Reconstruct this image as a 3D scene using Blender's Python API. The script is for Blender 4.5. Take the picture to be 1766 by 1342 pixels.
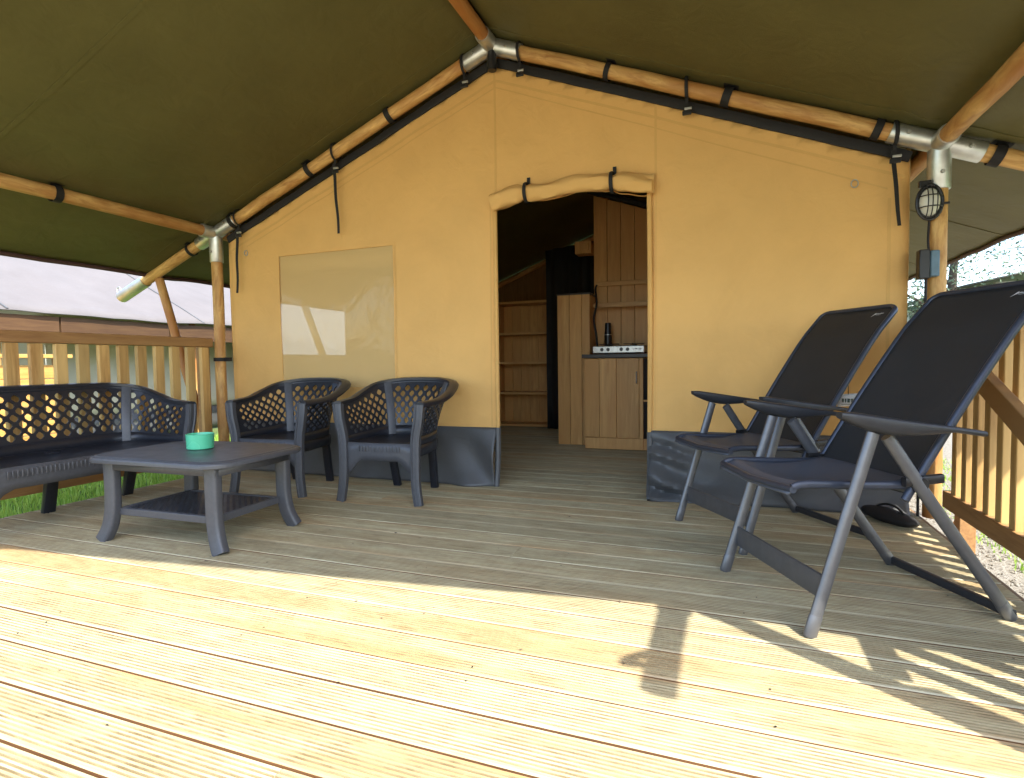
import bpy, bmesh, math, random
from mathutils import Vector, Matrix, noise
random.seed(7)
R = math.radians
scn = bpy.context.scene
COL = scn.collection
for o in list(bpy.data.objects): bpy.data.objects.remove(o)

# ------------------------------------------------------------------ camera
cam_d = bpy.data.cameras.new("camera"); cam = bpy.data.objects.new("camera", cam_d); COL.objects.link(cam)
cam_d.sensor_width = 36.0; cam_d.lens = 36.0*970.2/1766.0; cam_d.clip_start = .02; cam_d.clip_end = 2000
yaw, pit, rol = .3596, .0469, -.0140
F = Vector((-math.sin(yaw)*math.cos(pit), math.cos(yaw)*math.cos(pit), -math.sin(pit)))
Rt = Vector((math.cos(yaw), math.sin(yaw), 0)); Up = Rt.cross(F)
R2 = Rt*math.cos(rol)+Up*math.sin(rol); U2 = Up*math.cos(rol)-Rt*math.sin(rol)
M = Matrix((R2, U2, -F)).transposed().to_4x4(); M.translation = Vector((1.4537, -3.5694, .856))
cam.matrix_world = M
scn.camera = cam

# ------------------------------------------------------------------ sky, sun, exposure
SUN_EL = R(52.9); SUN_H = Vector((.81, -.586, 0)).normalized()
SUN = SUN_H*math.cos(SUN_EL)+Vector((0, 0, math.sin(SUN_EL)))
w = bpy.data.worlds.new("World"); scn.world = w; w.use_nodes = True
wn = w.node_tree.nodes; wl = w.node_tree.links
bg = wn["Background"]; sky = wn.new("ShaderNodeTexSky"); sky.sky_type = 'NISHITA'
sky.sun_disc = False; sky.sun_elevation = SUN_EL; sky.sun_rotation = math.atan2(SUN.x, SUN.y)
sky.air_density = 1.0; sky.dust_density = 1.5; sky.ozone_density = 1.0
wl.new(sky.outputs[0], bg.inputs[0]); bg.inputs[1].default_value = .15
sd = bpy.data.lights.new("sun", 'SUN'); sun = bpy.data.objects.new("sun", sd); COL.objects.link(sun)
sd.energy = 2.8; sd.angle = R(.5); sd.color = (1, .95, .85)
sun.rotation_euler = (-SUN).to_track_quat('-Z', 'Y').to_euler(); sun.location = (6, -6, 9)
vs = scn.view_settings; vs.view_transform = 'Standard'; vs.look = 'None'; vs.gamma = 1; vs.use_curve_mapping = False
vs.exposure = 2.0
scn.cycles.max_bounces = 10; scn.cycles.diffuse_bounces = 6; scn.cycles.transparent_max_bounces = 12
scn.cycles.sample_clamp_indirect = 6

# ------------------------------------------------------------------ material helpers
def newmat(name):
    m = bpy.data.materials.new(name); m.use_nodes = True
    return m, m.node_tree.nodes, m.node_tree.links, m.node_tree.nodes["Principled BSDF"]
def ramp(n, stops):
    r = n.new("ShaderNodeValToRGB"); e = r.color_ramp.elements
    while len(e) < len(stops): e.new(.5)
    for i, (p, c) in enumerate(stops): e[i].position = p; e[i].color = (*c, 1) if len(c) == 3 else c
    return r
def tex(n, l, kind, scale, coord=None, detail=4, rough=.55, **kw):
    t = n.new(kind)
    t.inputs['Scale'].default_value = scale
    if 'Detail' in t.inputs: t.inputs['Detail'].default_value = detail
    if 'Roughness' in t.inputs: t.inputs['Roughness'].default_value = rough
    for k, v in kw.items(): t.inputs[k].default_value = v
    if coord: l.new(coord, t.inputs['Vector'])
    return t
def mapping(n, l, scale, out='Object', rnd=False):
    tc = n.new("ShaderNodeTexCoord"); mp = n.new("ShaderNodeMapping"); mp.inputs['Scale'].default_value = scale
    l.new(tc.outputs[out], mp.inputs['Vector'])
    if rnd:
        oi = n.new("ShaderNodeObjectInfo"); mu = n.new("ShaderNodeMath"); mu.operation = 'MULTIPLY'; mu.inputs[1].default_value = 37.0
        l.new(oi.outputs['Random'], mu.inputs[0])
        cx = n.new("ShaderNodeCombineXYZ")
        for i in range(3): l.new(mu.outputs[0], cx.inputs[i])
        l.new(cx.outputs[0], mp.inputs['Location'])
    return mp.outputs[0]
def mixc(n, l, a, b, fac, mode='MIX'):
    x = n.new("ShaderNodeMix"); x.data_type = 'RGBA'; x.blend_type = mode
    for s, v in ((x.inputs[6], a), (x.inputs[7], b)):
        if isinstance(v, tuple): s.default_value = (*v, 1)
        else: l.new(v, s)
    if isinstance(fac, (int, float)): x.inputs[0].default_value = fac
    else: l.new(fac, x.inputs[0])
    return x.outputs[2]
def bump(n, l, b, h, strength=.3, dist=.01):
    bm_ = n.new("ShaderNodeBump"); bm_.inputs['Strength'].default_value = strength; bm_.inputs['Distance'].default_value = dist
    l.new(h, bm_.inputs['Height']); l.new(bm_.outputs[0], b.inputs['Normal'])

def wood(name, dark, light, stretch=(1.2, 16, 16), rough=.6, rnd=True, knots=True, tint=None, bumpy=.25, knotc=None, vary=.25, tl=(.4, .68), kscale=1.6, odd=None):
    m, n, l, b = newmat(name)
    v = mapping(n, l, stretch, rnd=rnd)
    g = tex(n, l, "ShaderNodeTexNoise", 3.0, v, 6, .65, Distortion=.6)
    c = ramp(n, [(.28, dark), (.72, light)]); l.new(g.outputs[0], c.inputs[0]); col = c.outputs[0]
    if tint:
        v2 = mapping(n, l, tuple(s*.12+.25 for s in stretch), rnd=rnd)
        t2 = tex(n, l, "ShaderNodeTexNoise", 2.0, v2, 3); r2 = ramp(n, [(tl[0], (0, 0, 0)), (tl[1], (1, 1, 1))]); l.new(t2.outputs[0], r2.inputs[0])
        col = mixc(n, l, col, tint, r2.outputs[0])
    if knots:
        v3 = mapping(n, l, tuple(max(1, s*.3) for s in stretch), rnd=rnd)
        k = tex(n, l, "ShaderNodeTexVoronoi", kscale, v3); r3 = ramp(n, [(.03, (1, 1, 1)), (.12, (0, 0, 0))]); l.new(k.outputs['Distance'], r3.inputs[0])
        mm = n.new("ShaderNodeMath"); mm.operation = 'MULTIPLY'; mm.inputs[1].default_value = .75; l.new(r3.outputs[0], mm.inputs[0])
        col = mixc(n, l, col, knotc or tuple(x*.35 for x in dark), mm.outputs[0])
    if odd:
        oi2 = n.new("ShaderNodeObjectInfo"); r5 = ramp(n, [(.60, (0, 0, 0)), (.68, (.6, .6, .6))]); l.new(oi2.outputs['Random'], r5.inputs[0])
        v5 = mapping(n, l, (.6, 4, 4), rnd=True); t5 = tex(n, l, 'ShaderNodeTexNoise', 2.0, v5, 3); r6 = ramp(n, [(.38, (0, 0, 0)), (.6, (1, 1, 1))]); l.new(t5.outputs[0], r6.inputs[0])
        mo = n.new('ShaderNodeMath'); mo.operation = 'MULTIPLY'; l.new(r5.outputs[0], mo.inputs[0]); l.new(r6.outputs[0], mo.inputs[1])
        col = mixc(n, l, col, odd, mo.outputs[0])
    if vary:
        oi = n.new("ShaderNodeObjectInfo"); hs = n.new("ShaderNodeHueSaturation")
        mr = n.new("ShaderNodeMapRange"); mr.inputs[3].default_value = 1-vary; mr.inputs[4].default_value = 1+vary*.6
        l.new(oi.outputs['Random'], mr.inputs[0]); l.new(mr.outputs[0], hs.inputs['Value']); l.new(col, hs.inputs['Color']); col = hs.outputs[0]
    l.new(col, b.inputs['Base Color']); b.inputs['Roughness'].default_value = rough
    bump(n, l, b, g.outputs[0], bumpy, .004)
    return m
def plain(name, col, rough=.5, metal=0, var=.12, scale=25, bumpy=.08, spec=None):
    m, n, l, b = newmat(name)
    v = mapping(n, l, (1, 1, 1))
    t = tex(n, l, "ShaderNodeTexNoise", scale, v, 5)
    c = ramp(n, [(.3, tuple(x*(1-var) for x in col)), (.7, tuple(min(1, x*(1+var)) for x in col))]); l.new(t.outputs[0], c.inputs[0])
    l.new(c.outputs[0], b.inputs['Base Color']); b.inputs['Roughness'].default_value = rough; b.inputs['Metallic'].default_value = metal
    if spec is not None: b.inputs['Specular IOR Level'].default_value = spec
    t2 = tex(n, l, "ShaderNodeTexNoise", scale*.25, v, 3)
    rr = n.new("ShaderNodeMapRange"); rr.inputs[3].default_value = max(.05, rough-.08); rr.inputs[4].default_value = min(1, rough+.1)
    l.new(t2.outputs[0], rr.inputs[0]); l.new(rr.outputs[0], b.inputs['Roughness'])
    if bumpy: bump(n, l, b, t.outputs[0], bumpy, .003)
    return m
def canvas(name, col, rough=.75, trans=0., var=.05, weave=900, wr=.25, tcol=None, spec=.3):
    m, n, l, b = newmat(name)
    v = mapping(n, l, (1, 1, 1))
    t = tex(n, l, "ShaderNodeTexNoise", 2.2, v, 5)
    c = ramp(n, [(.3, tuple(x*(1-var) for x in col)), (.7, tuple(min(1, x*(1+var)) for x in col))]); l.new(t.outputs[0], c.inputs[0])
    l.new(c.outputs[0], b.inputs['Base Color']); b.inputs['Roughness'].default_value = rough; b.inputs['Specular IOR Level'].default_value = spec
    tS = tex(n, l, 'ShaderNodeTexNoise', 1.1, v, 7, .7, Distortion=1.2); rS = ramp(n, [(.42, (1, 1, 1)), (.75, (.93, .915, .90))]); l.new(tS.outputs[0], rS.inputs[0])
    l.new(mixc(n, l, c.outputs[0], rS.outputs[0], 1.0, 'MULTIPLY'), b.inputs['Base Color'])
    t2 = tex(n, l, "ShaderNodeTexNoise", 7, v, 3, .5, Distortion=.8)
    t3 = tex(n, l, "ShaderNodeTexNoise", weave, v, 1)
    ad = n.new("ShaderNodeMath"); ad.operation = 'MULTIPLY_ADD'; ad.inputs[1].default_value = .06; l.new(t3.outputs[0], ad.inputs[0]); l.new(t2.outputs[0], ad.inputs[2])
    bump(n, l, b, ad.outputs[0], wr, .02)
    if trans:
        out = n["Material Output"]; tr = n.new("ShaderNodeBsdfTranslucent"); tr.inputs[0].default_value = (*(tcol or col), 1)
        mx = n.new("ShaderNodeMixShader"); mx.inputs[0].default_value = trans
        l.new(b.outputs[0], mx.inputs[1]); l.new(tr.outputs[0], mx.inputs[2]); l.new(mx.outputs[0], out.inputs['Surface'])
    return m

MT = {}
MT['deck'] = wood('deck_wood', (.35, .265, .14), (.66, .615, .41), (.9, 15, 15), .62, tint=(.46, .30, .14), knotc=(.16, .09, .04), bumpy=.35, vary=.16, tl=(.5, .8), odd=(.36, .185, .06))
MT['deckedge'] = wood('deck_plank_edge', (.13, .055, .018), (.24, .115, .04), (.9, 15, 15), .8, knots=False, vary=.15)
MT['groove'] = wood('deck_groove_wood', (.17, .115, .05), (.44, .37, .2), (2.5, 9, 9), .85, knots=False, vary=.15)  # groove faces, darker than the plank tops
MT['floor'] = MT['deck']
MT['joist'] = wood('joist_wood', (.16, .09, .04), (.28, .17, .08), (10, 1.2, 10))
MT['pole'] = wood('round_pole_wood', (.38, .165, .04), (.84, .54, .19), (9, 9, 1.8), .6, tint=(.42, .17, .04), bumpy=.9, vary=.12, tl=(.47, .60), kscale=3.2)
MT['fence'] = wood('fence_wood', (.33, .165, .045), (.62, .38, .13), (12, 12, 1.0), .65, tint=(.68, .47, .18), vary=.25)
MT['rail'] = wood('rail_wood', (.25, .115, .04), (.46, .25, .09), (12, 1.0, 12), .65, tint=(.42, .24, .09), vary=.15)
MT['pine'] = wood('pine_furniture', (.50, .245, .07), (.74, .44, .15), (9, 9, .8), .5, tint=(.6, .31, .09), vary=.12, knotc=(.22, .09, .03))
MT['pineh'] = wood('pine_shelf', (.50, .25, .07), (.72, .43, .15), (.8, 9, 9), .5, vary=.12)
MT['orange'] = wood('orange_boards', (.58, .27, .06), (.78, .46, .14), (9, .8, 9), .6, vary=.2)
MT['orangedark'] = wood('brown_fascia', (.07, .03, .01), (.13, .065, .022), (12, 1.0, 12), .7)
MT['wall'] = canvas('sand_canvas', (.80, .475, .160), .8, .05, .05, wr=.36, tcol=(.6, .42, .18))
MT['wallside'] = canvas('sand_canvas_side', (.72, .50, .22), .8, .40, .05, tcol=(.8, .55, .25))
MT['seam'] = canvas('canvas_seam', (.71, .42, .138), .8, 0, .03, wr=.1)
MT['roof'] = canvas('olive_roof_canvas', (.122, .112, .040), .5, 0, .1, wr=.3, spec=.22)
MT['hem'] = canvas('maroon_hem', (.09, .05, .045), .6)
MT['skirt'] = canvas('grey_ground_sheet', (.092, .094, .096), .45, 0, .12, wr=.3, spec=.5)
MT['black'] = plain('black_webbing', (.012, .011, .011), .7)
MT['blackp'] = plain('black_plastic', (.015, .015, .016), .35)
MT['plastic'] = plain('anthracite_plastic', (.070, .073, .082), .40, 0, .1, 60, .06)
MT['plastic2'] = plain('dark_resin', (.018, .020, .027), .34, 0, .1, 60, .06)
MT['steel'] = plain('galvanised_steel', (.62, .63, .60), .38, .85, .12, 18, .1)
MT['frame'] = plain('grey_tube_metal', (.16, .163, .172), .38, .6, .08, 30, .04)
MT['fabric'] = canvas('black_mesh_fabric', (.028, .029, .031), .65, 0, .15, weave=700, wr=.12, spec=.35)
MT['backtube'] = plain('blue_grey_tube', (.05, .06, .085), .3, .3)
MT['seatfab'] = canvas('skylit_seat_fabric', (.078, .092, .118), .5, 0, .12, weave=700, wr=.12, spec=.5)  # bluish sky reflection on the seat is put into the fabric colour
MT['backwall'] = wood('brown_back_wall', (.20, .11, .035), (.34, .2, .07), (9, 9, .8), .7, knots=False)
MT['cabin'] = plain('backdrop_cladding', (.20, .23, .28), .6)
MT['armp'] = plain('armrest_plastic', (.03, .032, .037), .4)
MT['green'] = plain('mint_glass', (.10, .52, .30), .25, 0, .06, 12, 0)
MT['white'] = plain('white_paint', (.75, .74, .70), .5)
MT['wax'] = plain('candle_wax', (.45, .75, .55), .5)
MT['stove'] = plain('brushed_steel', (.6, .6, .58), .35, .6)
MT['dark'] = plain('dark_counter', (.035, .032, .03), .4)
MT['bluebox'] = plain('blue_grey_plastic', (.10, .17, .22), .45)
MT['lampglass'] = plain('frosted_lamp_glass', (.80, .78, .66), .2, 0, .04, 20, 0)
MT['pale'] = canvas('pale_roof_canvas', (.155, .143, .142), .75, 0, .06, wr=.3)
MT['ncanvas'] = canvas('neighbour_canvas', (.55, .50, .40), .8, 0, .06)
MT['bark'] = wood('bark', (.06, .045, .03), (.15, .12, .09), (10, 10, 2), .9, knots=False)
MT['text'] = plain('print_dark', (.05, .08, .05), .6)
MT['logo'] = plain('print_white', (.7, .7, .7), .6)

def leafmat(name, a, b_):
    m, n, l, b = newmat(name)
    g = n.new("ShaderNodeNewGeometry"); r = ramp(n, [(0, a), (1, b_)]); l.new(g.outputs['Random Per Island'], r.inputs[0])
    l.new(r.outputs[0], b.inputs['Base Color']); b.inputs['Roughness'].default_value = .55
    out = n["Material Output"]; tr = n.new("ShaderNodeBsdfTranslucent"); l.new(r.outputs[0], tr.inputs[0])
    mx = n.new("ShaderNodeMixShader"); mx.inputs[0].default_value = .35
    l.new(b.outputs[0], mx.inputs[1]); l.new(tr.outputs[0], mx.inputs[2]); l.new(mx.outputs[0], out.inputs['Surface'])
    return m
MT['leaf'] = leafmat('leaf', (.03, .07, .02), (.10, .16, .05))
MT['leaf2'] = leafmat('leaf_pale', (.07, .12, .06), (.17, .22, .13))
MT['grass'] = leafmat('grass_blade', (.21, .40, .045), (.48, .66, .13))
def groundmat():
    m, n, l, b = newmat('lawn_ground'); v = mapping(n, l, (1, 1, 1))
    t = tex(n, l, "ShaderNodeTexNoise", 1.3, v, 8, .7); t2 = tex(n, l, "ShaderNodeTexNoise", 60, v, 4)
    c = ramp(n, [(.3, (.07, .12, .025)), (.55, (.11, .17, .04)), (.75, (.17, .19, .06))]); l.new(t.outputs[0], c.inputs[0])
    c2 = ramp(n, [(.3, (.5, .5, .5)), (.7, (1, 1, 1))]); l.new(t2.outputs[0], c2.inputs[0])
    l.new(mixc(n, l, c.outputs[0], c2.outputs[0], .8, 'MULTIPLY'), b.inputs['Base Color']); b.inputs['Roughness'].default_value = .9
    bump(n, l, b, t2.outputs[0], .6, .03); return m
MT['ground'] = groundmat()
def gravelmat():
    m, n, l, b = newmat('gravel'); v = mapping(n, l, (1, 1, 1))
    t = tex(n, l, "ShaderNodeTexVoronoi", 55, v); c = ramp(n, [(.0, (.08, .07, .055)), (.5, (.16, .14, .11)), (1, (.26, .24, .2))]); l.new(t.outputs['Color'], c.inputs[0])
    l.new(c.outputs[0], b.inputs['Base Color']); b.inputs['Roughness'].default_value = .85; bump(n, l, b, t.outputs['Distance'], .6, .02); return m
MT['gravel'] = gravelmat()
MT['sand'] = plain('pale_bounce_gravel', (.50, .43, .31), .9, 0, .2, 9, .3)  # pale tone for the added yard that bounces sunlight
def panemat(name, haze):
    m, n, l, b = newmat(name); out = n["Material Output"]
    tr = n.new("ShaderNodeBsdfTransparent"); tr.inputs[0].default_value = (.93, .91, .87, 1)
    gl = n.new("ShaderNodeBsdfGlossy"); gl.inputs['Roughness'].default_value = .08
    lw = n.new("ShaderNodeLayerWeight"); lw.inputs[0].default_value = .35; fr = n.new("ShaderNodeMath"); fr.operation = 'MULTIPLY_ADD'; fr.inputs[1].default_value = .22; fr.inputs[2].default_value = .03; l.new(lw.outputs['Facing'], fr.inputs[0])
    v = mapping(n, l, (1, 1, 1)); t = tex(n, l, "ShaderNodeTexNoise", 5, v, 2)
    bp = n.new("ShaderNodeBump"); bp.inputs['Strength'].default_value = .3; bp.inputs['Distance'].default_value = .02; l.new(t.outputs[0], bp.inputs['Height']); l.new(bp.outputs[0], gl.inputs['Normal'])
    mx = n.new("ShaderNodeMixShader"); l.new(fr.outputs[0], mx.inputs[0]); l.new(tr.outputs[0], mx.inputs[1]); l.new(gl.outputs[0], mx.inputs[2])
    df = n.new("ShaderNodeBsdfDiffuse"); df.inputs[0].default_value = (.97, .67, .29, 1)
    m2 = n.new("ShaderNodeMixShader"); m2.inputs[0].default_value = haze; l.new(mx.outputs[0], m2.inputs[1]); l.new(df.outputs[0], m2.inputs[2])
    l.new(m2.outputs[0], out.inputs['Surface']); return m
MT['pane'] = panemat('hazy_pvc', .58); MT['pane2'] = panemat('clear_pvc', .04)

# ------------------------------------------------------------------ mesh helpers
class MB:
    def __init__(s): s.v = []; s.f = []
    def add(s, vs_, fs):
        k = len(s.v); s.v += [Vector(p) for p in vs_]; s.f += [tuple(i+k for i in f) for f in fs]; return s
    def box(s, x0, x1, y0, y1, z0, z1):
        return s.add([(x0, y0, z0), (x1, y0, z0), (x1, y1, z0), (x0, y1, z0), (x0, y0, z1), (x1, y0, z1), (x1, y1, z1), (x0, y1, z1)],
                     [(3, 2, 1, 0), (4, 5, 6, 7), (0, 1, 5, 4), (1, 2, 6, 5), (2, 3, 7, 6), (3, 0, 4, 7)])
    def sweep(s, pts, prof, side=None, scales=None, cap=True, closed=False):
        """profile (a,b) list swept along pts; a along 'side' axis, b along normal"""
        pts = [Vector(p) for p in pts]; n = len(pts); k = len(prof); base = len(s.v)
        ref = Vector(side) if side else None
        for i, p in enumerate(pts):
            if closed: d = pts[(i+1) % n]-pts[i-1]
            else: d = pts[min(i+1, n-1)]-pts[max(i-1, 0)]
            d.normalize()
            if ref is None:
                ref = Vector((0, 0, 1)).cross(d)
                if ref.length < .1: ref = Vector((1, 0, 0))
            a = (ref-d*ref.dot(d)).normalized(); b = d.cross(a)
            if not side: ref = a
            sc = scales[i] if scales else 1
            for (u, v) in prof: s.v.append(p+a*u*sc+b*v*sc)
        m = n if closed else n-1
        for i in range(m):
            for j in range(k):
                i2 = (i+1) % n; j2 = (j+1) % k
                s.f.append((base+i*k+j, base+i*k+j2, base+i2*k+j2, base+i2*k+j))
        if cap and not closed:
            s.f.append(tuple(base+j for j in range(k))[::-1]); s.f.append(tuple(base+(n-1)*k+j for j in range(k)))
        return s
    def tube(s, pts, r, seg=12, scales=None, closed=False, side=None, ry=None):
        ry = ry or r
        return s.sweep(pts, [(math.cos(2*math.pi*j/seg)*r, math.sin(2*math.pi*j/seg)*ry) for j in range(seg)], side, scales, True, closed)
    def lathe(s, prof, seg=24, c=(0, 0, 0)):
        c = Vector(c); base = len(s.v); k = len(prof)
        for i in range(seg):
            a = 2*math.pi*i/seg
            for (r, z) in prof: s.v.append(c+Vector((r*math.cos(a), r*math.sin(a), z)))
        for i in range(seg):
            for j in range(k-1):
                i2 = (i+1) % seg
                s.f.append((base+i*k+j, base+i2*k+j, base+i2*k+j+1, base+i*k+j+1))
        return s
    def grid(s, nu, nv, fn):
        base = len(s.v)
        for i in range(nu+1):
            for j in range(nv+1): s.v.append(Vector(fn(i/nu, j/nv)))
        for i in range(nu):
            for j in range(nv):
                a = base+i*(nv+1)+j; s.f.append((a, a+nv+1, a+nv+2, a+1))
        return s
    def mesh(s, name, off=None):
        me = bpy.data.meshes.new(name); vv = [tuple(p-off) for p in s.v] if off else [tuple(p) for p in s.v]
        me.from_pydata(vv, [], s.f); me.validate(); me.update(); return me
    def build(s, name, mat, parent=None, smooth=True, bevel=0, solid=0, angle=40, world=False, kind=None):
        off = parent.matrix_basis.translation.copy() if (parent and world) else None
        if off is not None and parent.parent: off = off+parent.parent.matrix_basis.translation
        me = s.mesh(name, off)
        o = bpy.data.objects.new(name, me); COL.objects.link(o); me.materials.append(MT[mat] if isinstance(mat, str) else mat)
        if parent: o.parent = parent
        fin(o, smooth, bevel, solid, angle)
        if kind: o['kind'] = kind
        return o
def fin(o, smooth=True, bevel=0, solid=0, angle=40):
    me = o.data
    bm_ = bmesh.new(); bm_.from_mesh(me); bmesh.ops.recalc_face_normals(bm_, faces=bm_.faces)
    for e in bm_.edges:
        if len(e.link_faces) == 2 and e.calc_face_angle(0) > R(angle): e.smooth = False
    bm_.to_mesh(me); bm_.free()
    if smooth:
        for p in me.polygons: p.use_smooth = True
    if solid:
        md = o.modifiers.new("solid", 'SOLIDIFY'); md.thickness = solid; md.offset = 0
    if bevel:
        md = o.modifiers.new("bevel", 'BEVEL'); md.width = bevel; md.segments = 2; md.limit_method = 'ANGLE'; md.angle_limit = R(35)
def tag(o, label, cat, group=None):
    o['label'] = label; o['category'] = cat
    if group: o['group'] = group
    return o
def thing(name, label, cat, loc=(0, 0, 0), rz=0, group=None):
    o = bpy.data.objects.new(name, None); COL.objects.link(o); o.empty_display_size = .1
    o.location = loc; o.rotation_euler = (0, 0, rz); tag(o, label, cat, group); return o
def struct(o): o['kind'] = 'structure'; return o
def child(o, name, me, parent, loc=(0, 0, 0), rz=0):
    c = bpy.data.objects.new(name, me); COL.objects.link(c); c.parent = parent; c.location = loc; c.rotation_euler = (0, 0, rz); return c
def kids(o): return [c for c in bpy.data.objects if c.parent == o]
def copy_tree(o, parent=None):
    c = o.copy(); COL.objects.link(c); c.parent = parent
    for ch in kids(o): copy_tree(ch, c)
    return c
def lerp(a, b, t): return a+(b-a)*t
def sst(a, b, x):
    t = max(0, min(1, (x-a)/(b-a))); return t*t*(3-2*t)
def nz(x, y, z=0): return noise.noise(Vector((x, y, z)))
def spline(pts, n):
    pts = [Vector(p) for p in pts]; out = []; m = len(pts)-1
    for i in range(m):
        p0 = pts[max(i-1, 0)]; p1 = pts[i]; p2 = pts[i+1]; p3 = pts[min(i+2, m)]
        for k in range(n):
            t = k/n; out.append(.5*((2*p1)+(p2-p0)*t+(2*p0-5*p1+4*p2-p3)*t*t+(3*p1-p0-3*p2+p3)*t**3))
    out.append(pts[-1]); return out
def rrect(w_, h_, r=.3, seg=3):
    """rounded rectangle profile"""
    a, b = w_/2, h_/2; rr = min(a, b)*2*r; out = []
    for cx, cy, a0 in ((a-rr, b-rr, 0), (-a+rr, b-rr, 90), (-a+rr, -b+rr, 180), (a-rr, -b+rr, 270)):
        for k in range(seg+1):
            t = R(a0+90*k/seg); out.append((cx+rr*math.cos(t), cy+rr*math.sin(t)))
    return out

# ================================================================== ground
GZ = -.17
gb = MB(); gb.grid(60, 60, lambda u, v: ((u-.5)*400 if False else math.copysign(abs(2*u-1)**3, 2*u-1)*220, math.copysign(abs(2*v-1)**3, 2*v-1)*220, GZ+.02*nz((2*u-1)**3*90, (2*v-1)**3*90)-.02))
struct(gb.build('ground', 'ground'))
def grass_patch(x0, x1, y0, y1, n, hgt, excl=None):
    b = MB()
    for i in range(n):
        x = random.uniform(x0, x1); y = random.uniform(y0, y1)
        if excl and excl(x, y): continue
        h = random.uniform(.5, 1)*hgt; a = random.uniform(0, 6.28); wd = random.uniform(.003, .006); lx = random.gauss(0, .02); ly = random.gauss(0, .02)
        ca, sa = math.cos(a)*wd, math.sin(a)*wd
        b.add([(x-ca, y-sa, GZ-.03), (x+ca, y+sa, GZ-.03), (x+lx*.5+ca*.7, y+ly*.5+sa*.7, GZ+h*.6), (x+lx, y+ly, GZ+h), (x+lx*.5-ca*.7, y+ly*.5-sa*.7, GZ+h*.6)], [(0, 1, 2, 4), (4, 2, 3)])
    return b
b = grass_patch(-5.4, -2.5, -2.8, 2.6, 26000, .085)
g2 = grass_patch(2.75, 3.5, -1.6, 3.5, 2600, .06)
b.add(g2.v, g2.f)
go = b.build('grass', 'grass', smooth=False, kind='stuff'); go['label'] = 'short green lawn grass beside the deck'
gv = MB(); gv.grid(4, 30, lambda u, v: (lerp(2.44, 5.2, u), lerp(-4.8, 9, v), GZ+.012+.006*nz(u*3, v*30)))
struct(gv.build('gravel_strip', 'gravel'))  # gravel widened beyond the path so light bounced to the roof stays neutral
st = MB()
for i in range(1500):
    x = random.uniform(2.45, 2.95); y = random.uniform(-2.3, 4); r = random.uniform(.006, .018)
    st.add([(x+r*random.uniform(.6, 1), y, GZ+.015), (x, y+r, GZ+.015), (x-r, y, GZ+.015), (x, y-r*random.uniform(.6, 1), GZ+.015), (x+r*.2, y, GZ+.012+r*.9)], [(0, 1, 4), (1, 2, 4), (2, 3, 4), (3, 0, 4)])
so = st.build('pebbles', 'gravel', smooth=False, kind='stuff'); so['label'] = 'loose grey pebbles along the right deck edge'

# ================================================================== deck of planks
deck = bpy.data.objects.new('deck', None); COL.objects.link(deck); struct(deck)
PW, PG = .1430, .0085; DX0, DX1 = -2.45, 2.435
def plank_mesh(L, ng, name):
    h = .028; prof = []; m = .008
    prof.append((-PW/2, -h)); prof.append((-PW/2, -.003)); prof.append((-PW/2+.003, 0))
    if ng:
        step = (PW-2*m)/ng
        for k in range(ng):
            x = -PW/2+m+step*(k+.5); prof += [(x-.0034, 0), (x-.0018, -.0048), (x+.0018, -.0048), (x+.0034, 0)]
    prof += [(PW/2-.003, 0), (PW/2, -.003), (PW/2, -h)]
    k = len(prof); b = MB()
    for sx in (-L/2, L/2):
        for (y, z) in prof: b.v.append(Vector((sx, y, z)))
    for j in range(k-1): b.f.append((j, j+1, k+j+1, k+j))
    b.f.append(tuple(range(k))); b.f.append(tuple(range(k, 2*k))[::-1])
    me = b.mesh(name); me.materials.append(MT['deck']); me.materials.append(MT['deckedge']); me.materials.append(MT['groove'])
    for p in me.polygons:
        c = p.center
        if len(p.vertices) == 4: p.material_index = 1 if abs(c.y) > PW/2-.0005 else (2 if c.z < -.002 and abs(c.y) < PW/2-.006 else 0)
    t = bpy.data.objects.new('t', me); fin(t, False); bpy.data.objects.remove(t)
    return me
PL = DX1-DX0
pm_full = plank_mesh(PL, 10, 'plank'); pm_a = plank_mesh(PL*.62-.002, 10, 'plank'); pm_b = plank_mesh(PL*.38-.002, 10, 'plank')
y = -4.70; i = 0
while y < 5.3:
    if i % 5 == 3:
        fl = i % 2
        la, lb = (pm_a, pm_b) if fl else (pm_b, pm_a)
        fa = .62 if fl else .38
        child(None, 'plank', la, deck, (DX0+PL*fa/2, y, 0), 0); child(None, 'plank', lb, deck, (DX1-PL*(1-fa)/2, y+.0006, 0), math.pi)
    else:
        child(None, 'plank', pm_full, deck, (0.5*(DX0+DX1), y, random.uniform(-.0012, .0012)), math.pi if random.random() < .5 else 0)
    y += PW+PG; i += 1
for jx in (-2.2, -1.45, -.7, .05, .8, 1.55, 2.2):
    j = MB(); j.box(jx-.03, jx+.03, -4.75, 5.3, -.13, -.0325); j.build('joist', 'joist', deck)
for (xa, xb) in ((DX0-.022, DX0-.002), (DX1+.002, DX1+.022)):
    j = MB(); j.box(xa, xb, -4.77, 5.3, -.15, -.006); j.build('fascia_board', 'joist', deck, bevel=.003)

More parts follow.
